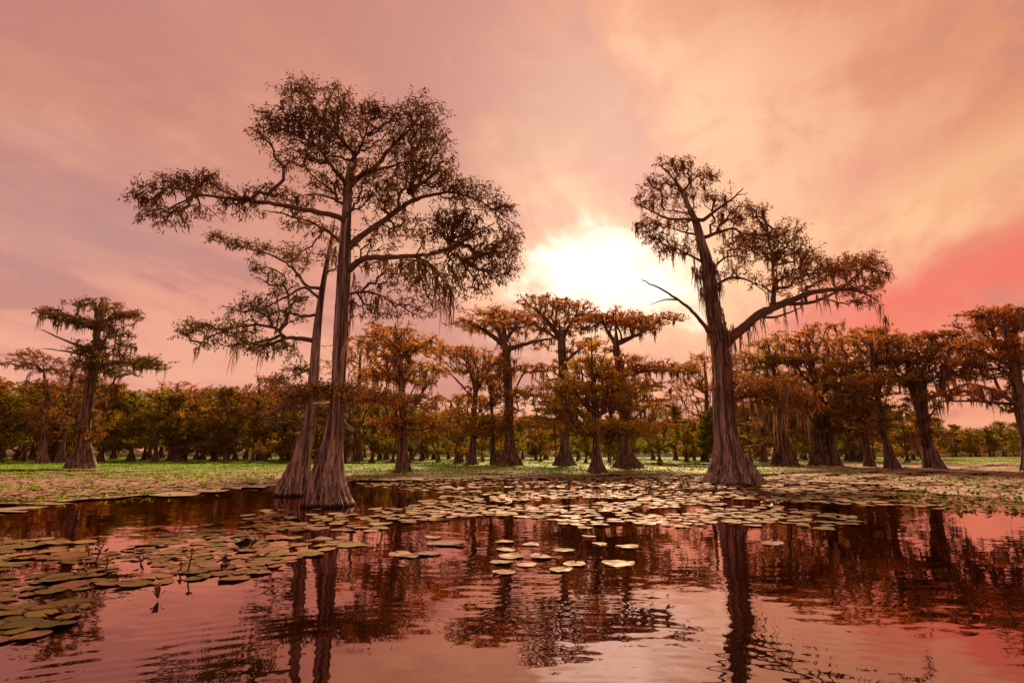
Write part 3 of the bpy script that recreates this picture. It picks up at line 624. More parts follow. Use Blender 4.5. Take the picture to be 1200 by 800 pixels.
mid(71, 542, [(71, 542, 14), (72, 525, 9), (76, 490, 8), (83, 450, 6), (88, 428, 3)], [(85, 425, 18, 6), (90, 440, 20, 8), (78, 455, 20, 8, .7), (70, 490, 20, 10)], 103, 'thin leaning cypress crowded against the dark ragged cypress trunk', ((.10, .07, .016), RUSSET), moss=16)
mid(472, 554, [(472, 554, 24), (472, 545, 19), (472, 525, 14), (472, 500, 12), (471, 460, 11), (469, 430, 9), (466, 400, 6), (464, 385, 3)],
    [(462, 388, 32, 9), (440, 398, 26, 8), (490, 402, 24, 9), (465, 410, 40, 11), (478, 432, 44, 11, 1), (450, 440, 30, 9), (500, 445, 24, 8, .8), (470, 468, 44, 9, 1.1), (495, 494, 28, 9, 1.3), (455, 495, 26, 8), (475, 508, 30, 8)],
    104, 'russet cypress with a slanting dead branch at its foot, past the tallest cypress', (OLIVE, RUSSET, (.19, .085, .018)), dens=1.0, moss=55,
    limbs=[([(478, 542), (488, 528), (500, 512)], 5, 2, -.6, 1), ([(470, 420), (490, 408), (512, 392)], 4, 1.2, 1.0, 0)], mossp=[])
mid(553, 545, [(553, 545, 16), (553, 536, 12), (555, 510, 8), (556, 480, 8), (557, 458, 7), (552, 438, 5), (548, 420, 3)],
    [(545, 414, 40, 8, 1.2), (520, 408, 26, 7), (575, 424, 26, 7), (550, 432, 34, 8, .7), (548, 490, 26, 8), (535, 505, 24, 8, 1.1)], 105, 'narrow cypress with umbrella top and a bare slanting side limb', moss=45,
    limbs=[([(553, 465), (540, 450), (524, 434), (508, 420)], 3, 1, .8, 1), ([(557, 460), (566, 444), (575, 430)], 5, 1.4, -.6, 0)])
mid(596, 546, [(596, 546, 32), (596, 538, 26), (597, 525, 18), (597, 505, 14), (596, 470, 13.5), (595, 440, 13), (593, 410, 12), (591, 402, 10), (590, 388, 5)],
    [(580, 366, 26, 8, 1.3), (560, 378, 28, 7, 1.3), (600, 372, 32, 9, 1.3), (625, 384, 26, 6, 1.1), (585, 385, 40, 7), (630, 403, 26, 5), (610, 432, 24, 8, .9), (575, 442, 20, 7, .7), (615, 460, 22, 8), (605, 500, 36, 10, 1.4), (575, 504, 30, 8, 1.3)],
    106, 'broad umbrella-topped cypress with thick straight trunk and moss-fringed side bough', moss=75,
    limbs=[([(591, 405), (575, 392), (558, 382), (545, 378)], 7, 1.6, -1.2, 0), ([(594, 410), (612, 404), (632, 399), (650, 396)], 6, 1.6, -1, 0), ([(591, 402), (600, 388), (612, 374)], 6, 1.6, 1, 0), ([(590, 400), (582, 384), (578, 368)], 6, 1.6, .8, 0)])
mid(662, 546, [(662, 546, 28), (662, 538, 21), (662, 520, 14), (662, 490, 14), (661, 450, 15), (659, 420, 14), (658, 400, 12), (657, 390, 6)],
    [(625, 352, 20, 6, 1.2), (645, 356, 28, 8, 1.3), (672, 360, 26, 8, 1.3), (640, 374, 34, 8), (690, 372, 26, 8), (660, 385, 32, 8, .8), (690, 400, 20, 8, .6), (640, 432, 26, 8, .9), (655, 470, 36, 10, 1.1), (640, 492, 34, 9, 1.3), (675, 452, 24, 10)],
    107, 'tall forked cypress with orange-tipped crown under the veiled sun', moss=60,
    limbs=[([(656, 395), (645, 380), (632, 366), (618, 356)], 7, 1.4, -1, 0), ([(660, 395), (668, 380), (676, 366)], 6, 1.6, .8, 0), ([(655, 398), (640, 388), (628, 380)], 4, 1.2, 1.1, 0), ([(662, 425), (676, 412), (692, 402)], 5, 1.4, -.8, 0)])
mid(735, 549, [(736, 549, 36), (735, 541, 28), (733, 530, 19), (731, 515, 13), (730, 480, 12), (728, 450, 12), (724, 425, 11), (722, 405, 10), (722, 392, 5)],
    [(715, 370, 32, 9, 1.3), (735, 376, 24, 8), (770, 374, 28, 8, 1.2), (700, 382, 26, 7), (755, 384, 22, 6), (768, 430, 42, 6, 1.3), (795, 434, 22, 6), (735, 432, 26, 8), (740, 470, 40, 10, .9), (750, 450, 30, 8, .8), (735, 500, 44, 9, 1.1)],
    108, 'cypress with a stout cone-shaped base and two long level boughs', moss=80,
    limbs=[([(724, 402), (738, 396), (755, 388), (772, 374)], 7, 1.6, -1, 0), ([(721, 402), (712, 388), (704, 374)], 6, 1.4, .9, 0), ([(727, 440), (748, 436), (775, 433), (800, 436)], 5, 1.2, -1.2, 0)])
mid(700, 554, [(700, 554, 24), (700, 546, 19), (699, 535, 14), (698, 515, 9), (696, 490, 7), (695, 460, 6), (694, 430, 4), (693, 400, 2)],
    [(694, 404, 16, 10, .6), (690, 425, 26, 9, .7), (700, 440, 40, 9, 1), (670, 452, 32, 9), (725, 455, 38, 9), (695, 468, 44, 9, 1.1), (660, 480, 30, 7), (735, 478, 36, 9), (700, 500, 52, 9, 1.1), (735, 508, 26, 7), (720, 522, 16, 6, .8)],
    109, 'low bushy olive cypress with slim trunk in front of the umbrella-topped ones', (OLIVE, (.17, .12, .018), (.25, .12, .018)), moss=40,
    limbs=[([(699, 512), (680, 508), (662, 512)], 3, 1, -.7, 2), ([(697, 490), (712, 482), (730, 478)], 3, 1, -.7, 0), ([(699, 520), (710, 512), (720, 514)], 2.6, 1, .7, 0)])
mid(537, 543, [(537, 543, 10), (537, 530, 7), (537, 500, 6), (536, 470, 4)], [(536, 468, 26, 8), (525, 485, 26, 8), (545, 500, 28, 10, 1.1)], 110, 'short slender cypress between two umbrella-topped cypresses', moss=30)
mid(579, 545, [(579, 545, 11), (578, 535, 8), (577, 500, 6), (575, 450, 5)], [(578, 446, 24, 8), (570, 465, 26, 8), (580, 490, 26, 9)], 111, 'slim cypress close beside the thick straight umbrella-topped trunk', moss=26)
mid(826, 541, [(826, 541, 12), (826, 530, 9), (827, 500, 7), (828, 460, 6), (826, 430, 4)], [(808, 454, 24, 6, 1.1), (812, 430, 14, 8), (822, 418, 14, 7), (800, 464, 16, 5), (825, 470, 20, 6), (840, 450, 20, 8), (815, 446, 20, 6)],
    112, 'small spreading cypress half hidden behind the massive flared base', moss=26)
# the grove beyond the horizontal bough
mid(925, 546, [(926, 546, 21), (925, 538, 16), (921, 520, 12), (916, 500, 10), (912, 470, 8), (906, 430, 6), (900, 404, 3)], [(900, 402, 26, 7), (885, 418, 34, 9), (915, 420, 30, 9), (890, 440, 36, 10), (870, 430, 24, 8)], 113,
    'leaning cypress with russet crown just past the massive flared base', moss=50, limbs=[([(907, 430), (885, 420), (868, 416)], 4, 1, -1, 0)])
mid(911, 545, [(911, 545, 16), (911, 535, 12), (912, 510, 9), (912, 480, 7)], [(908, 476, 30, 8), (925, 488, 24, 8), (900, 495, 22, 7)], 114, 'short moss-curtained cypress standing beside the leaning russet one', (OLIVE, (.16, .11, .02)), moss=80, moss_len=(1.2, 3.0))
mid(961, 546, [(961, 546, 24), (961, 538, 20), (961, 515, 16), (959, 490, 14), (957, 460, 11), (952, 430, 8), (946, 400, 4)], [(935, 392, 26, 6), (960, 384, 22, 6), (950, 404, 38, 9), (930, 420, 38, 10), (970, 424, 38, 10), (950, 444, 42, 11, 1.1), (985, 462, 32, 10, 1.1), (960, 482, 34, 12, 1.1), (960, 505, 22, 8)],
    115, 'dark two-stemmed cypress with dense green-brown crown in the grove', ((.085, .078, .015), (.15, .075, .016), (.20, .085, .016)), moss=60, extra=[[(979, 549, 18), (978, 540, 14), (973, 515, 10), (968, 490, 8), (960, 455, 6)]])
mid(1019, 547, [(1019, 547, 14), (1018, 535, 11), (1013, 515, 10), (1008, 495, 8), (1004, 470, 7), (1000, 440, 5)], [(1000, 438, 34, 9), (985, 450, 28, 9), (1015, 458, 26, 9), (1000, 476, 30, 10), (990, 500, 20, 8)], 116, 'short dark leaning cypress between the two-stemmed one and the slim one', ((.085, .078, .015), (.15, .08, .016)), moss=40)
mid(1046, 549, [(1047, 549, 18), (1044, 538, 14), (1039, 518, 11), (1033, 498, 10), (1028, 460, 8.5), (1023, 425, 7), (1021, 395, 4)],
    [(1020, 388, 26, 6, 1.2), (1005, 398, 28, 7), (1035, 400, 28, 7), (1020, 412, 42, 9), (995, 428, 30, 8), (1045, 425, 30, 8), (1015, 446, 38, 9), (1000, 465, 26, 9)], 117, 'slim leaning cypress with layered flat crown in the grove', ((.10, .085, .015), (.17, .08, .016), (.23, .08, .014)), moss=45,
    limbs=[([(1024, 430), (1040, 418), (1052, 410)], 4, 1, -.8, 0), ([(1026, 445), (1010, 436), (996, 430)], 4, 1, .8, 0)])
mid(1094, 549, [(1095, 549, 24), (1092, 538, 19), (1087, 520, 15), (1081, 500, 12), (1074, 473, 10), (1067, 446, 9), (1063, 422, 6)],
    [(1065, 398, 28, 7, 1.1), (1095, 396, 34, 8, 1.2), (1120, 404, 30, 8), (1080, 412, 42, 8), (1115, 420, 36, 9), (1090, 432, 36, 8, .9), (1060, 420, 24, 8), (1125, 438, 28, 8), (1095, 448, 30, 7, .8), (1105, 392, 20, 5)],
    118, 'forked dark cypress leaning over the shallows at the edge of the grove', ((.075, .056, .013), (.13, .054, .013), (.15, .052, .013)), moss=60, extra=[[(1085, 512, 10), (1082, 480, 12), (1081, 455, 11), (1080, 440, 8), (1088, 420, 5), (1098, 405, 3)]],
    mossp=[(1100, 468, 40, -.5), (1096, 470, 34, -.5), (1104, 466, 30, -.5), (1108, 466, 24, -.5)], limbs=[([(1081, 470), (1095, 465), (1110, 462)], 3, 1, -.6, 0)])
mid(1216, 552, [(1216, 552, 32), (1212, 535, 24), (1206, 515, 20), (1199, 490, 18), (1194, 460, 16), (1188, 425, 13), (1181, 395, 10), (1176, 375, 5)],
    [(1160, 366, 26, 7, 1.2), (1190, 366, 28, 8, 1.2), (1150, 380, 20, 6), (1180, 382, 32, 8), (1210, 378, 28, 8), (1150, 402, 26, 7), (1190, 402, 34, 9), (1215, 410, 30, 9), (1165, 418, 30, 8), (1135, 425, 22, 7), (1130, 460, 34, 6, .9), (1165, 466, 26, 6, .7), (1225, 430, 26, 10)],
    119, 'red-brown cypress at the rim of the grove with a long low arching bough', ((.09, .036, .011), (.14, .046, .012), (.16, .05, .012)), moss=55,
    limbs=[([(1196, 478), (1180, 466), (1160, 456), (1135, 450), (1110, 458), (1085, 466)], 5.5, 1, -1.6, 0), ([(1195, 474), (1170, 472), (1140, 470), (1105, 470), (1085, 478)], 4, .8, .9, 0), ([(1188, 430), (1170, 422), (1150, 412), (1130, 408)], 6, 1.2, -1, 0), ([(1190, 440), (1172, 434), (1150, 430)], 5, 1.2, 1, 0), ([(1190, 432), (1202, 418), (1214, 408)], 5, 1.4, .8, 0)])
mid(1000, 541, [(1000, 541, 10), (999, 525, 8), (997, 490, 6), (995, 450, 4)], [(990, 440, 30, 8), (975, 455, 30, 9), (1005, 470, 30, 9), (985, 490, 34, 10)], 120, 'dark cypress deep in the grove behind the leaning trunks', ((.075, .07, .015), (.13, .07, .016)), moss=24)
mid(895, 542, [(895, 542, 11), (895, 528, 8), (894, 490, 6), (893, 450, 4)], [(885, 446, 32, 9), (905, 455, 30, 9), (880, 475, 34, 10), (910, 490, 32, 10)], 121, 'olive cypress deep in the grove behind the massive flared base', moss=30)
mid(305, 540, [(305, 540, 12), (305, 525, 8), (305, 490, 6), (304, 460, 5)], [(302, 454, 24, 4), (330, 452, 20, 4), (305, 462, 30, 6), (318, 442, 16, 4), (300, 480, 30, 10), (310, 500, 30, 10)], 122, 'flat-topped cypress rising just above the forest beyond the slimmer leaning tree', moss=30)
mid(205, 540, [(205, 540, 20), (205, 528, 11), (206, 500, 7), (208, 460, 4)], [(208, 450, 20, 4), (225, 458, 18, 5), (195, 458, 18, 5), (210, 470, 30, 8), (205, 490, 30, 10)], 123, 'flat-topped cypress with wide stump-like base in front of the far forest', moss=30)
mid(420, 541, [(420, 541, 12), (420, 525, 9), (420, 480, 7), (422, 420, 4)], [(425, 412, 30, 8), (410, 425, 30, 8), (430, 440, 34, 10), (415, 470, 36, 10), (425, 495, 36, 10)], 124, 'orange-leaved cypress seen beside the trunk of the tallest cypress', (OLIVE, RUSSET, (.20, .09, .016)), dens=1.1, moss=36)

# ------------------------------------------------------------------ the far forest
def proto(seed, hgt, rad, pal):
    rn = np.random.default_rng(seed)
    lean = rn.normal(0, .4, 2); tr = [[0, 0, -.25, .75], [0, 0, .02, .72], [0, 0, .7, .5], [lean[0] * .3, lean[1] * .3, 2.2, .27], [lean[0] * .7, lean[1] * .7, hgt * .55, .2], [lean[0], lean[1], hgt * .88, .08]]
    bl = []
    for q in range(20):
        a = rn.uniform(0, 6.28); f = rn.uniform(.16, 1.0); rr = rad * (.35 + .6 * rn.uniform()) * (1 - .55 * max(0, f - .55) / .45)
        bl.append((cos(a) * rr * .75 + lean[0] * f, sin(a) * rr * .75 + lean[1] * f, hgt * f, rad * .52, rad * .52, hgt * .06, 16))
    return cypress('cypress_tree', tr, [], bl, seed, base=(0, 0, 0), sides=18, flute=.2, crown_from=.12, alpha=.4, step=.7, tip=.028, leaf=(.42, .22), per=12, twig_max=9, droop=.08, flat=.4, pal=pal, moss=90, moss_len=(.8, 2.6), moss_w=.35, moss_n=5, rib=.055, mats=('bark_far', 'twig'), gain=2.0)
PAL = [((.115, .115, .017), (.17, .10, .017)), ((.085, .11, .016), (.13, .12, .018)), ((.19, .095, .016), (.125, .10, .017)), ((.13, .14, .02), (.18, .14, .019)), ((.09, .088, .016), (.15, .08, .015)), ((.10, .12, .018), (.15, .125, .018))]
protos = [proto(300 + q, 11.5 + (q % 3) * 1.1, 3.6 + .4 * (q % 2), PAL[q]) for q in range(6)]
def place_copy(src, loc, rz, sc):
    r = src.copy(); COL.objects.link(r); r.location = loc; r.rotation_euler = (0, 0, rz); r.scale = sc
    for ch in src.children:
        c = ch.copy(); COL.objects.link(c); c.parent = r
    return r
SPOTS = []
for row, (ybase, stepx) in enumerate(((541.5, 27), (539.3, 23), (537.6, 21))):
    x = -170.0 + row * 9
    while x < 1100:
        SPOTS.append((x + rng.normal(0, 6), ybase + rng.normal(0, .35))); x += stepx * rng.uniform(.75, 1.3)
SPOTS += [(1080 + 8.5 * q + rng.normal(0, 4), 534.4 + rng.normal(0, .45)) for q in range(19)]
SPOTS.sort(key=lambda s: s[0])
first = set()
for n_, (x, yb) in enumerate(SPOTS):
    g = gnd(x, yb); S = g[1] / F
    top = np.interp(x, [0, 60, 130, 250, 340, 420, 520, 640, 740, 800, 860, 960, 1080, 1110, 1200], [450, 452, 462, 462, 465, 470, 488, 494, 490, 484, 480, 478, 486, 500, 502]) + rng.normal(0, 5)
    q = int(rng.integers(0, 6)); src = protos[q]; hz = (yb - top) * S / (11.5 + (q % 3) * 1.1)
    sc = (hz * rng.uniform(.95, 1.2),) * 2 + (hz,); rz = rng.uniform(0, 6.28)
    if q not in first: first.add(q); o = src; o.location = (g[0], g[1], 0); o.rotation_euler = (0, 0, rz); o.scale = sc
    else: o = place_copy(src, (g[0], g[1], 0), rz, sc)
    far = x > 1080
    hue = ('olive and russet', 'green-brown', 'rust-orange', 'golden olive', 'dark russet', 'brown-olive')[q]
    zone = 'far forest around the dark ragged cypress' if x < 330 else 'far forest behind the two fluted bases' if x < 520 else 'far forest behind the umbrella-topped cypresses' if x < 800 else 'far forest behind the grove'
    tag(o, 'low distant %s tree on the wooded shore past the grove' % hue if far else '%s cypress in the %s' % (hue, zone), 'tree', 'trees of the far shore' if far else 'cypresses of the far forest')
# solid woodland behind, where single trees can no longer be told apart
n = 52000; xx = rng.uniform(-240, 300, n); dep = rng.uniform(0, 26, n); sh = shore(xx) + 4
pxx = CXP + F * xx / sh
top = (HOR + 8 - np.interp(pxx, [0, 60, 250, 420, 520, 640, 740, 800, 960, 1100, 1200], [452, 455, 466, 474, 492, 496, 494, 488, 484, 503, 505])) * sh / F
hmax = np.maximum(3.5, top * (.80 + .16 * sines(xx, dep * .5, .16, 91)))
zz = hmax * rng.uniform(0, 1, n) ** .75
cn = np.clip(.5 + .4 * sines(xx, zz * 1.5, .12, 55), 0, 1)[:, None]
C = GAIN * (np.array([.10, .09, .016]) * (1 - cn) + np.array([.19, .085, .016]) * cn) * rng.uniform(.6, 1.4, (n, 1))
A = unit(rng.standard_normal((n, 3))); A[:, 2] *= .4
V, Q, C = kites(np.stack([xx, sh + dep, zz + .3], 1), A, rng.uniform(.6, 1.5, n), rng.uniform(.4, .9, n), C, rng)
tag(obj('forest', V, Q, M['leaf'], None, C), 'dense woodland rising behind the far water edge', 'forest', kind='stuff')

# ------------------------------------------------------------------ lily pads
def pad_mesh(rn, seg=18, full=True):
    th = np.linspace(.12, 2 * pi - .12, seg); wob = 1 + .07 * np.sin(3 * th + rn.uniform(0, 6)) + .05 * np.sin(7 * th + rn.uniform(0, 6)) + rn.normal(0, .025, seg)
    rim = .012 * np.sin(2 * th + rn.uniform(0, 6)) + .008 * np.sin(5 * th + rn.uniform(0, 6)) + .012
    o = np.stack([np.cos(th) * wob * .5, np.sin(th) * wob * .5 * rn.uniform(.85, 1.0), rim], 1)
    i_ = np.stack([o[:, 0] * .82, o[:, 1] * .82, rim * .25 + .006], 1)
    return np.vstack([[[.02, 0, .006]], i_, o]), seg
PADC = [(.22, .145, .055), (.17, .135, .034), (.25, .15, .085), (.13, .11, .026), (.21, .11, .06), (.12, .055, .042)]
variants = []
for q in range(12):
    V, seg = pad_mesh(rng); T = []
    for s in range(seg - 1):
        T += [(0, 1 + s, 2 + s), (1 + s, 1 + seg + s, 2 + seg + s), (1 + s, 2 + seg + s, 2 + s)]
    c = np.array(PADC[q % 6]); cc = np.tile(c, (len(V), 1)); cc[1 + seg:] = c * np.array([.75, .62, .6])
    o = obj('lily_pad', V, T, M['pad'], None, cc, True); variants.append(o.data); bpy.data.objects.remove(o)
pads = []   # x, y, diameter, variant class, region
def add_px(x, y, wpx, dark=False):
    g = gnd(x, y); pads.append((g[0], g[1], wpx * g[1] / F, 5 if dark else -1, 'open'))
for t in [(724, 661, 38), (661, 645, 23), (703, 638, 20), (592, 644, 25), (600, 652, 33), (634, 653, 29), (588, 659, 27), (616, 662, 25), (590, 671, 27), (674, 661, 27), (657, 668, 29), (622, 638, 21), (592, 635, 23),
          (412, 639, 36), (365, 650, 32), (325, 650, 27), (311, 661, 40), (470, 650, 28), (380, 632, 22), (410, 622, 18), (370, 619, 30), (447, 614, 32), (476, 610, 20), (424, 607, 18), (442, 605, 18), (339, 600, 15), (365, 603, 18), (290, 605, 16),
          (735, 641, 26), (690, 630, 16), (905, 637, 28), (28, 640, 46), (62, 636, 34), (80, 653, 42), (95, 636, 30), (12, 662, 40), (118, 668, 36)]: add_px(*t)
for t in [(525, 637, 44), (501, 649, 28), (515, 637, 26), (480, 652, 24), (258, 666, 34), (508, 630, 20)]: add_px(*t, dark=True)
def scatter(poly, n, dmin, dmax, region, gap=.42, tries=9, fade=None):
    G = to_ground(poly); gx_ = [p[0] for p in G]; gy_ = [p[1] for p in G]; P_ = [(p[0], p[1], p[2]) for p in pads]; grid = {}
    for a, b, c in P_: grid.setdefault((int(a // .6), int(b // .6)), []).append((a, b, c))
    got = 0
    for _ in range(n * tries):
        if got >= n: break
        # even over the picture rather than the plane, so the far rows stay full
        a = rng.uniform(min(p[0] for p in poly), max(p[0] for p in poly)); b = rng.uniform(min(p[1] for p in poly), max(p[1] for p in poly))
        if not poly_in(np.array([a]), np.array([b]), poly)[0]: continue
        g = gnd(a, b); x, y = g[0], g[1]
        if fade is not None and sines(np.array([x]), np.array([y]), fade[0], fade[2])[0] < fade[1]: continue
        d = rng.uniform(dmin, dmax); cx_, cy_ = int(x // .6), int(y // .6)
        if any((x - q[0]) ** 2 + (y - q[1]) ** 2 < (gap * (d + q[2])) ** 2 for u in (-1, 0, 1) for v in (-1, 0, 1) for q in grid.get((cx_ + u, cy_ + v), ())): continue
        pads.append((x, y, d, -1, region)); grid.setdefault((cx_, cy_), []).append((x, y, d)); got += 1
RAFT = [(-40, 640), (60, 628), (120, 650), (170, 634), (240, 616), (330, 602), (400, 606), (425, 618), (395, 640), (340, 664), (300, 672), (250, 690), (180, 702), (110, 704), (60, 738), (-40, 770)]
scatter(RAFT, 470, .18, .42, 'raft', .34, fade=(1.3, -.38, 12))
scatter([(430, 606), (520, 582), (600, 576), (700, 574), (830, 578), (850, 596), (838, 612), (800, 618), (720, 612), (690, 620), (640, 608), (560, 604), (500, 612)], 520, .24, .46, 'field', .44, fade=(.8, -.5, 14))
scatter([(835, 596), (900, 592), (1000, 606), (1010, 614), (950, 622), (880, 616), (840, 612)], 90, .26, .46, 'field', .42, fade=(1.1, -.4, 15))
scatter([(780, 580), (860, 576), (930, 570), (1000, 566), (1210, 574), (1210, 600), (1110, 598), (1000, 592), (900, 588)], 520, .24, .46, 'field', .42, fade=(.8, -.6, 16))
scatter([(-10, 594), (120, 584), (200, 578), (300, 571), (300, 560), (150, 564), (-10, 576)], 420, .2, .42, 'shore', .42)
scatter([(420, 568), (520, 562), (700, 560), (830, 560), (960, 562), (1210, 566), (1210, 578), (960, 574), (700, 576), (520, 580), (430, 572)], 900, .2, .42, 'shore', .42, fade=(.7, -.7, 17))
scatter([(0, 556), (300, 553), (600, 553), (800, 553), (1210, 552), (1210, 570), (900, 566), (600, 563), (300, 566), (0, 580)], 1000, .25, .45, 'shore', .4, fade=(.4, -.3, 18))
scatter([(300, 598), (460, 596), (520, 590), (480, 612), (420, 626), (300, 612)], 26, .25, .45, 'open', .5)
pads.sort(key=lambda p: -(p[2] / p[1]) if p[4] != 'shore' else 0)
LB = {'open': ('round lily pad floating alone on the dark reflecting water', 'lily pads floating singly on open water'),
      'raft': ('lily pad in the crowded raft below the pale fluted cypress bases', 'lily pads of the crowded raft'),
      'field': ('lily pad in the wide scattered field around the massive flared base', 'lily pads of the scattered field'),
      'shore': ('lily pad in the dry-looking fringe against the floating weed mat', 'lily pads of the weed fringe')}
for q, (x, y, d, v, reg) in enumerate(pads[:300]):
    vi = (5 if rng.uniform() < .5 else 11) if v == 5 else int(rng.integers(0, 5)) + (6 if rng.uniform() < .5 else 0)
    me = variants[vi]; hue = ('olive-tan', 'olive-green', 'pinkish tan', 'dark green', 'brown', 'purplish')[vi % 6]
    o = bpy.data.objects.new('lily_pad', me); COL.objects.link(o)
    o.location = (x, y, .004 + rng.uniform(0, .014)); o.rotation_euler = (rng.normal(0, .03), rng.normal(0, .03), rng.uniform(0, 6.28)); o.scale = (d, d * rng.uniform(.85, 1.05), d * 1.4)
    tag(o, hue + ' ' + LB[reg][0], 'lily pad', LB[reg][1])
bag = Bag()
for x, y, d, v, reg in pads[300:]:
    th = np.arange(10) * 2 * pi / 10 + rng.uniform(0, 6); r_ = d * .5 * rng.uniform(.85, 1.1, 10); tl = rng.normal(0, .04 if reg != 'shore' else .05, 2)
    if reg != 'open' and rng.uniform() < .04: tl = tl + rng.normal(0, .14, 2)
    ox, oy = np.cos(th) * r_, np.sin(th) * r_; zc = .012 + rng.uniform(0, .02) + (.045 if reg == 'shore' else 0)
    rim = np.stack([x + ox, y + oy, np.maximum(zc + .006 + ox * tl[0] + oy * tl[1] + rng.uniform(0, .012, 10), .006)], 1)
    V = np.vstack([[[x, y, zc]], rim]); T = [(0, 1 + s, 1 + (s + 1) % 10) for s in range(10)]
    c = np.array(PADC[int(rng.integers(0, 5))]) * rng.uniform(.75, 1.25)
    if reg == 'shore': c = c * .5 + np.array([.34, .24, .16]) * .5
    bag.add(V, T, c)
tag(bag.build('lily_pads', M['pad'], None), 'countless small lily pads crowding the water farther off', 'lily pad', kind='stuff')

# broad green leaves lifted above the pads, on the fringe and over the shallows beside the grove
pts = []
for poly, cnt_, hgt_ in (([(1010, 556), (1210, 554), (1210, 602), (1120, 600), (1040, 584)], 190, .10), ([(430, 572), (560, 563), (830, 560), (960, 566), (900, 582), (700, 580), (520, 584)], 150, .07), ([(0, 592), (150, 580), (300, 568), (300, 560), (0, 574)], 70, .06)):
    got = 0
    while got < cnt_:
        a = rng.uniform(min(p[0] for p in poly), max(p[0] for p in poly)); b = rng.uniform(min(p[1] for p in poly), max(p[1] for p in poly))
        if poly_in(np.array([a]), np.array([b]), poly)[0]:
            g = gnd(a, b); got += 1
            for _ in range(int(rng.integers(1, 5))): pts.append((g[0] + rng.normal(0, .22), g[1] + rng.normal(0, .2), rng.uniform(.01, hgt_), hgt_))
pts = np.array(pts); n = len(pts)
A = np.stack([rng.normal(0, 1, n), rng.normal(0, 1, n), rng.uniform(.02, .4, n)], 1)
C = np.where(rng.uniform(0, 1, (n, 1)) < .5, np.array([[.10, .15, .03]]), np.array([[.24, .17, .10]])) * rng.uniform(.5, 1.3, (n, 1))
V, Q, C = kites(pts[:, :3], A, rng.uniform(.10, .24, n), rng.uniform(.08, .18, n), C, rng, .12)
tag(obj('emergent_foliage', V, Q, M['grass'], None, C), 'broad upturned leaves lifted above the lily pads', 'water plant', kind='stuff')

# ------------------------------------------------------------------ stalks and leaves standing out of the raft
def stalk(x, y, hpx, lean, kindq, label):
    g = gnd(x, y); S = g[1] / F; h = hpx * S; root = empty('pond_lily_stalk', (g[0], g[1], 0)); rn = np.random.default_rng(int(x * 7))
    t = np.linspace(0, 1, 6); P_ = np.stack([lean * h * t ** 1.6, .1 * h * t, h * t - .03], 1)
    V, Q = tube(P_, np.interp(t, [0, 1], [.013, .009]), 6, .05, rn); obj('stem', V, Q, M['stem'], root, smooth=True)
    tip = P_[-1]
    if kindq == 'bud':
        th = np.linspace(0, pi, 6); pr = np.stack([np.sin(th) * .032 * (1.1 - .2 * th / pi), np.cos(th) * -.035 + .03], 1)
        R_ = np.arange(10) * 2 * pi / 10; V = np.stack([tip[0] + np.outer(pr[:, 0], np.cos(R_)), tip[1] + np.outer(pr[:, 0], np.sin(R_)), tip[2] + np.repeat(pr[:, 1][:, None], 10, 1)], -1).reshape(-1, 3)
        i, j = np.meshgrid(np.arange(5), np.arange(10), indexing='ij'); Q = np.stack([i * 10 + j, i * 10 + (j + 1) % 10, (i + 1) * 10 + (j + 1) % 10, (i + 1) * 10 + j], -1).reshape(-1, 4)
        bud = obj('bud', V, Q, M['bud'], root, smooth=True)
        for s in range(4):
            a = s * pi / 2 + .4; n_ = np.array([cos(a), sin(a), 0]); sd_ = np.array([-sin(a), cos(a), 0])
            V = [tip, tip + n_ * .045 + sd_ * .02 + [0, 0, .02], tip + n_ * .055 + [0, 0, .055], tip + n_ * .045 - sd_ * .02 + [0, 0, .02]]
            obj('sepal', V, [(0, 1, 2, 3)], M['stem'], bud)
    else:
        for s in range(3):
            b = P_[2 + s]; a = rn.uniform(0, 6.28); e = b + np.array([cos(a), sin(a) * .5, .7]) * h * rn.uniform(.25, .5)
            V, Q = tube(np.array([b, (b + e) / 2 + [0, 0, .015], e]), [.009, .008, .006], 5, .05, rn); obj('side_shoot', V, Q, M['stem'], root, smooth=True)
            c = np.array([[.07, .06, .02]]); V, Q, C = kites(np.array([e]), np.array([[cos(a), sin(a), .4]]), np.array([.09]), np.array([.06]), c, rn); obj('leaf', V, Q, M['stem'], root)
    tag(root, label, 'water plant', 'stalks standing out of the lily raft')
stalk(112, 658, 20, .25, 'fork', 'branched dark stalk rising from the lily raft'); stalk(104, 652, 8, -.2, 'bud', 'short stubby stalk beside the branched dark stalk')
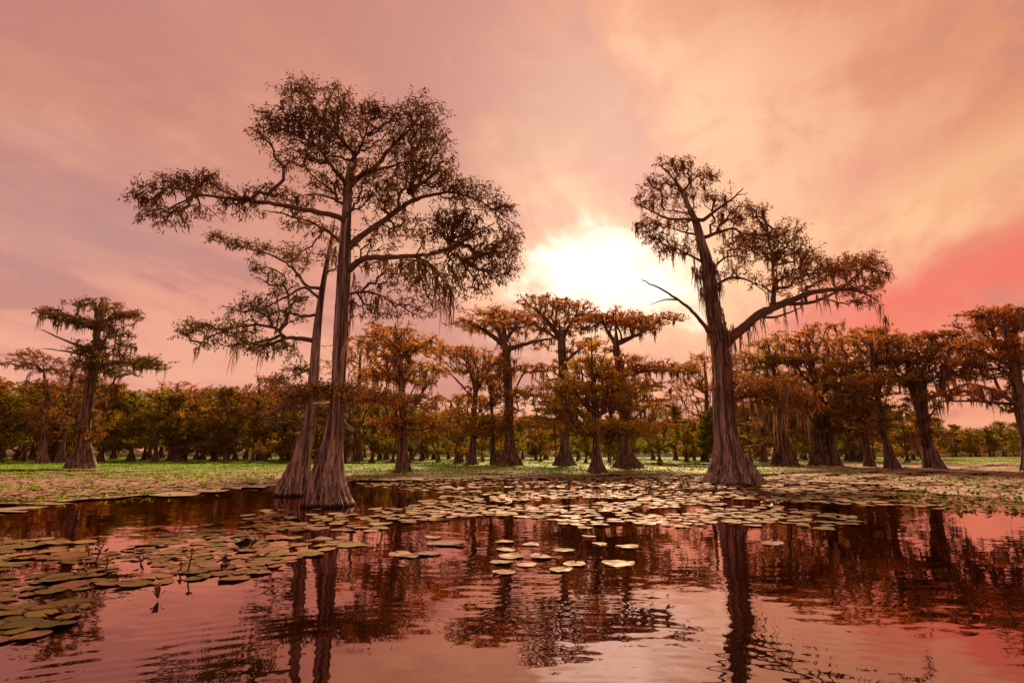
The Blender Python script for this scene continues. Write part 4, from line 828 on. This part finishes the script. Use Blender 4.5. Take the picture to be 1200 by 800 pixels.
stalk(123, 671, 14, .05, 'bud', 'upright stalk with yellow bud beyond the branched dark stalk'); stalk(102, 672, 14, -.5, 'fork', 'slanting dark stalk emerging before the lone pads')
stalk(164, 660, 9, .5, 'fork', 'crooked low stalk in the middle of the lily raft'); stalk(211, 670, 9, .05, 'bud', 'short stalk with orange bud beside the taller budded stalk'); stalk(220, 670, 23, .08, 'bud', 'tall thin budded stalk standing in the lily raft')
def leaf_clump(x, y, wpx, hpx, nleaf, label, seed, mt='dead_leaf'):
    g = gnd(x, y); S = g[1] / F; root = empty('curled_leaf_clump', (g[0], g[1], 0)); rn = np.random.default_rng(seed)
    for _ in range(nleaf):
        a = rn.uniform(0, 6.28); L_ = wpx * S * rn.uniform(.35, .6); W_ = L_ * .8; b = np.array([rn.normal(0, wpx * S * .15), rn.normal(0, .05), .02]); up = hpx * S * rn.uniform(.5, 1.1); u_ = np.array([cos(a), sin(a) * .6, 0]); s_ = np.array([-sin(a), cos(a), 0]); V = []
        for t in (0, .33, .66, 1):
            ww = W_ * (.25, .95, 1.0, .2)[int(t * 3 + .1)] * .5; c = b + u_ * L_ * t + np.array([0, 0, up * math.sin(t * 2.2)])
            V += [c - s_ * ww + [0, 0, .25 * ww], c, c + s_ * ww + [0, 0, .25 * ww]]
        Q = [(r3 * 3 + c3, r3 * 3 + c3 + 1, r3 * 3 + c3 + 4, r3 * 3 + c3 + 3) for r3 in range(3) for c3 in range(2)]
        obj('leaf', V, Q, M[mt], root, smooth=True)
    tag(root, label, 'dead leaf')
leaf_clump(188, 702, 17, 13, 3, 'curled brown dead leaf standing at the edge of the lily raft', 3)
leaf_clump(284, 642, 34, 9, 5, 'low dark clump of upturned leaves amid the lily raft', 4, 'stem')
leaf_clump(264, 668, 16, 12, 4, 'small brown clump of leaves near the edge of the raft beside the large pads', 5)
leaf_clump(905, 594, 16, 6, 4, 'small dark clump of leaves on the water below the massive flared base', 6, 'stem')
leaf_clump(78, 720, 22, 6, 4, 'flattened brown leaves at the open-water rim of the raft', 8)
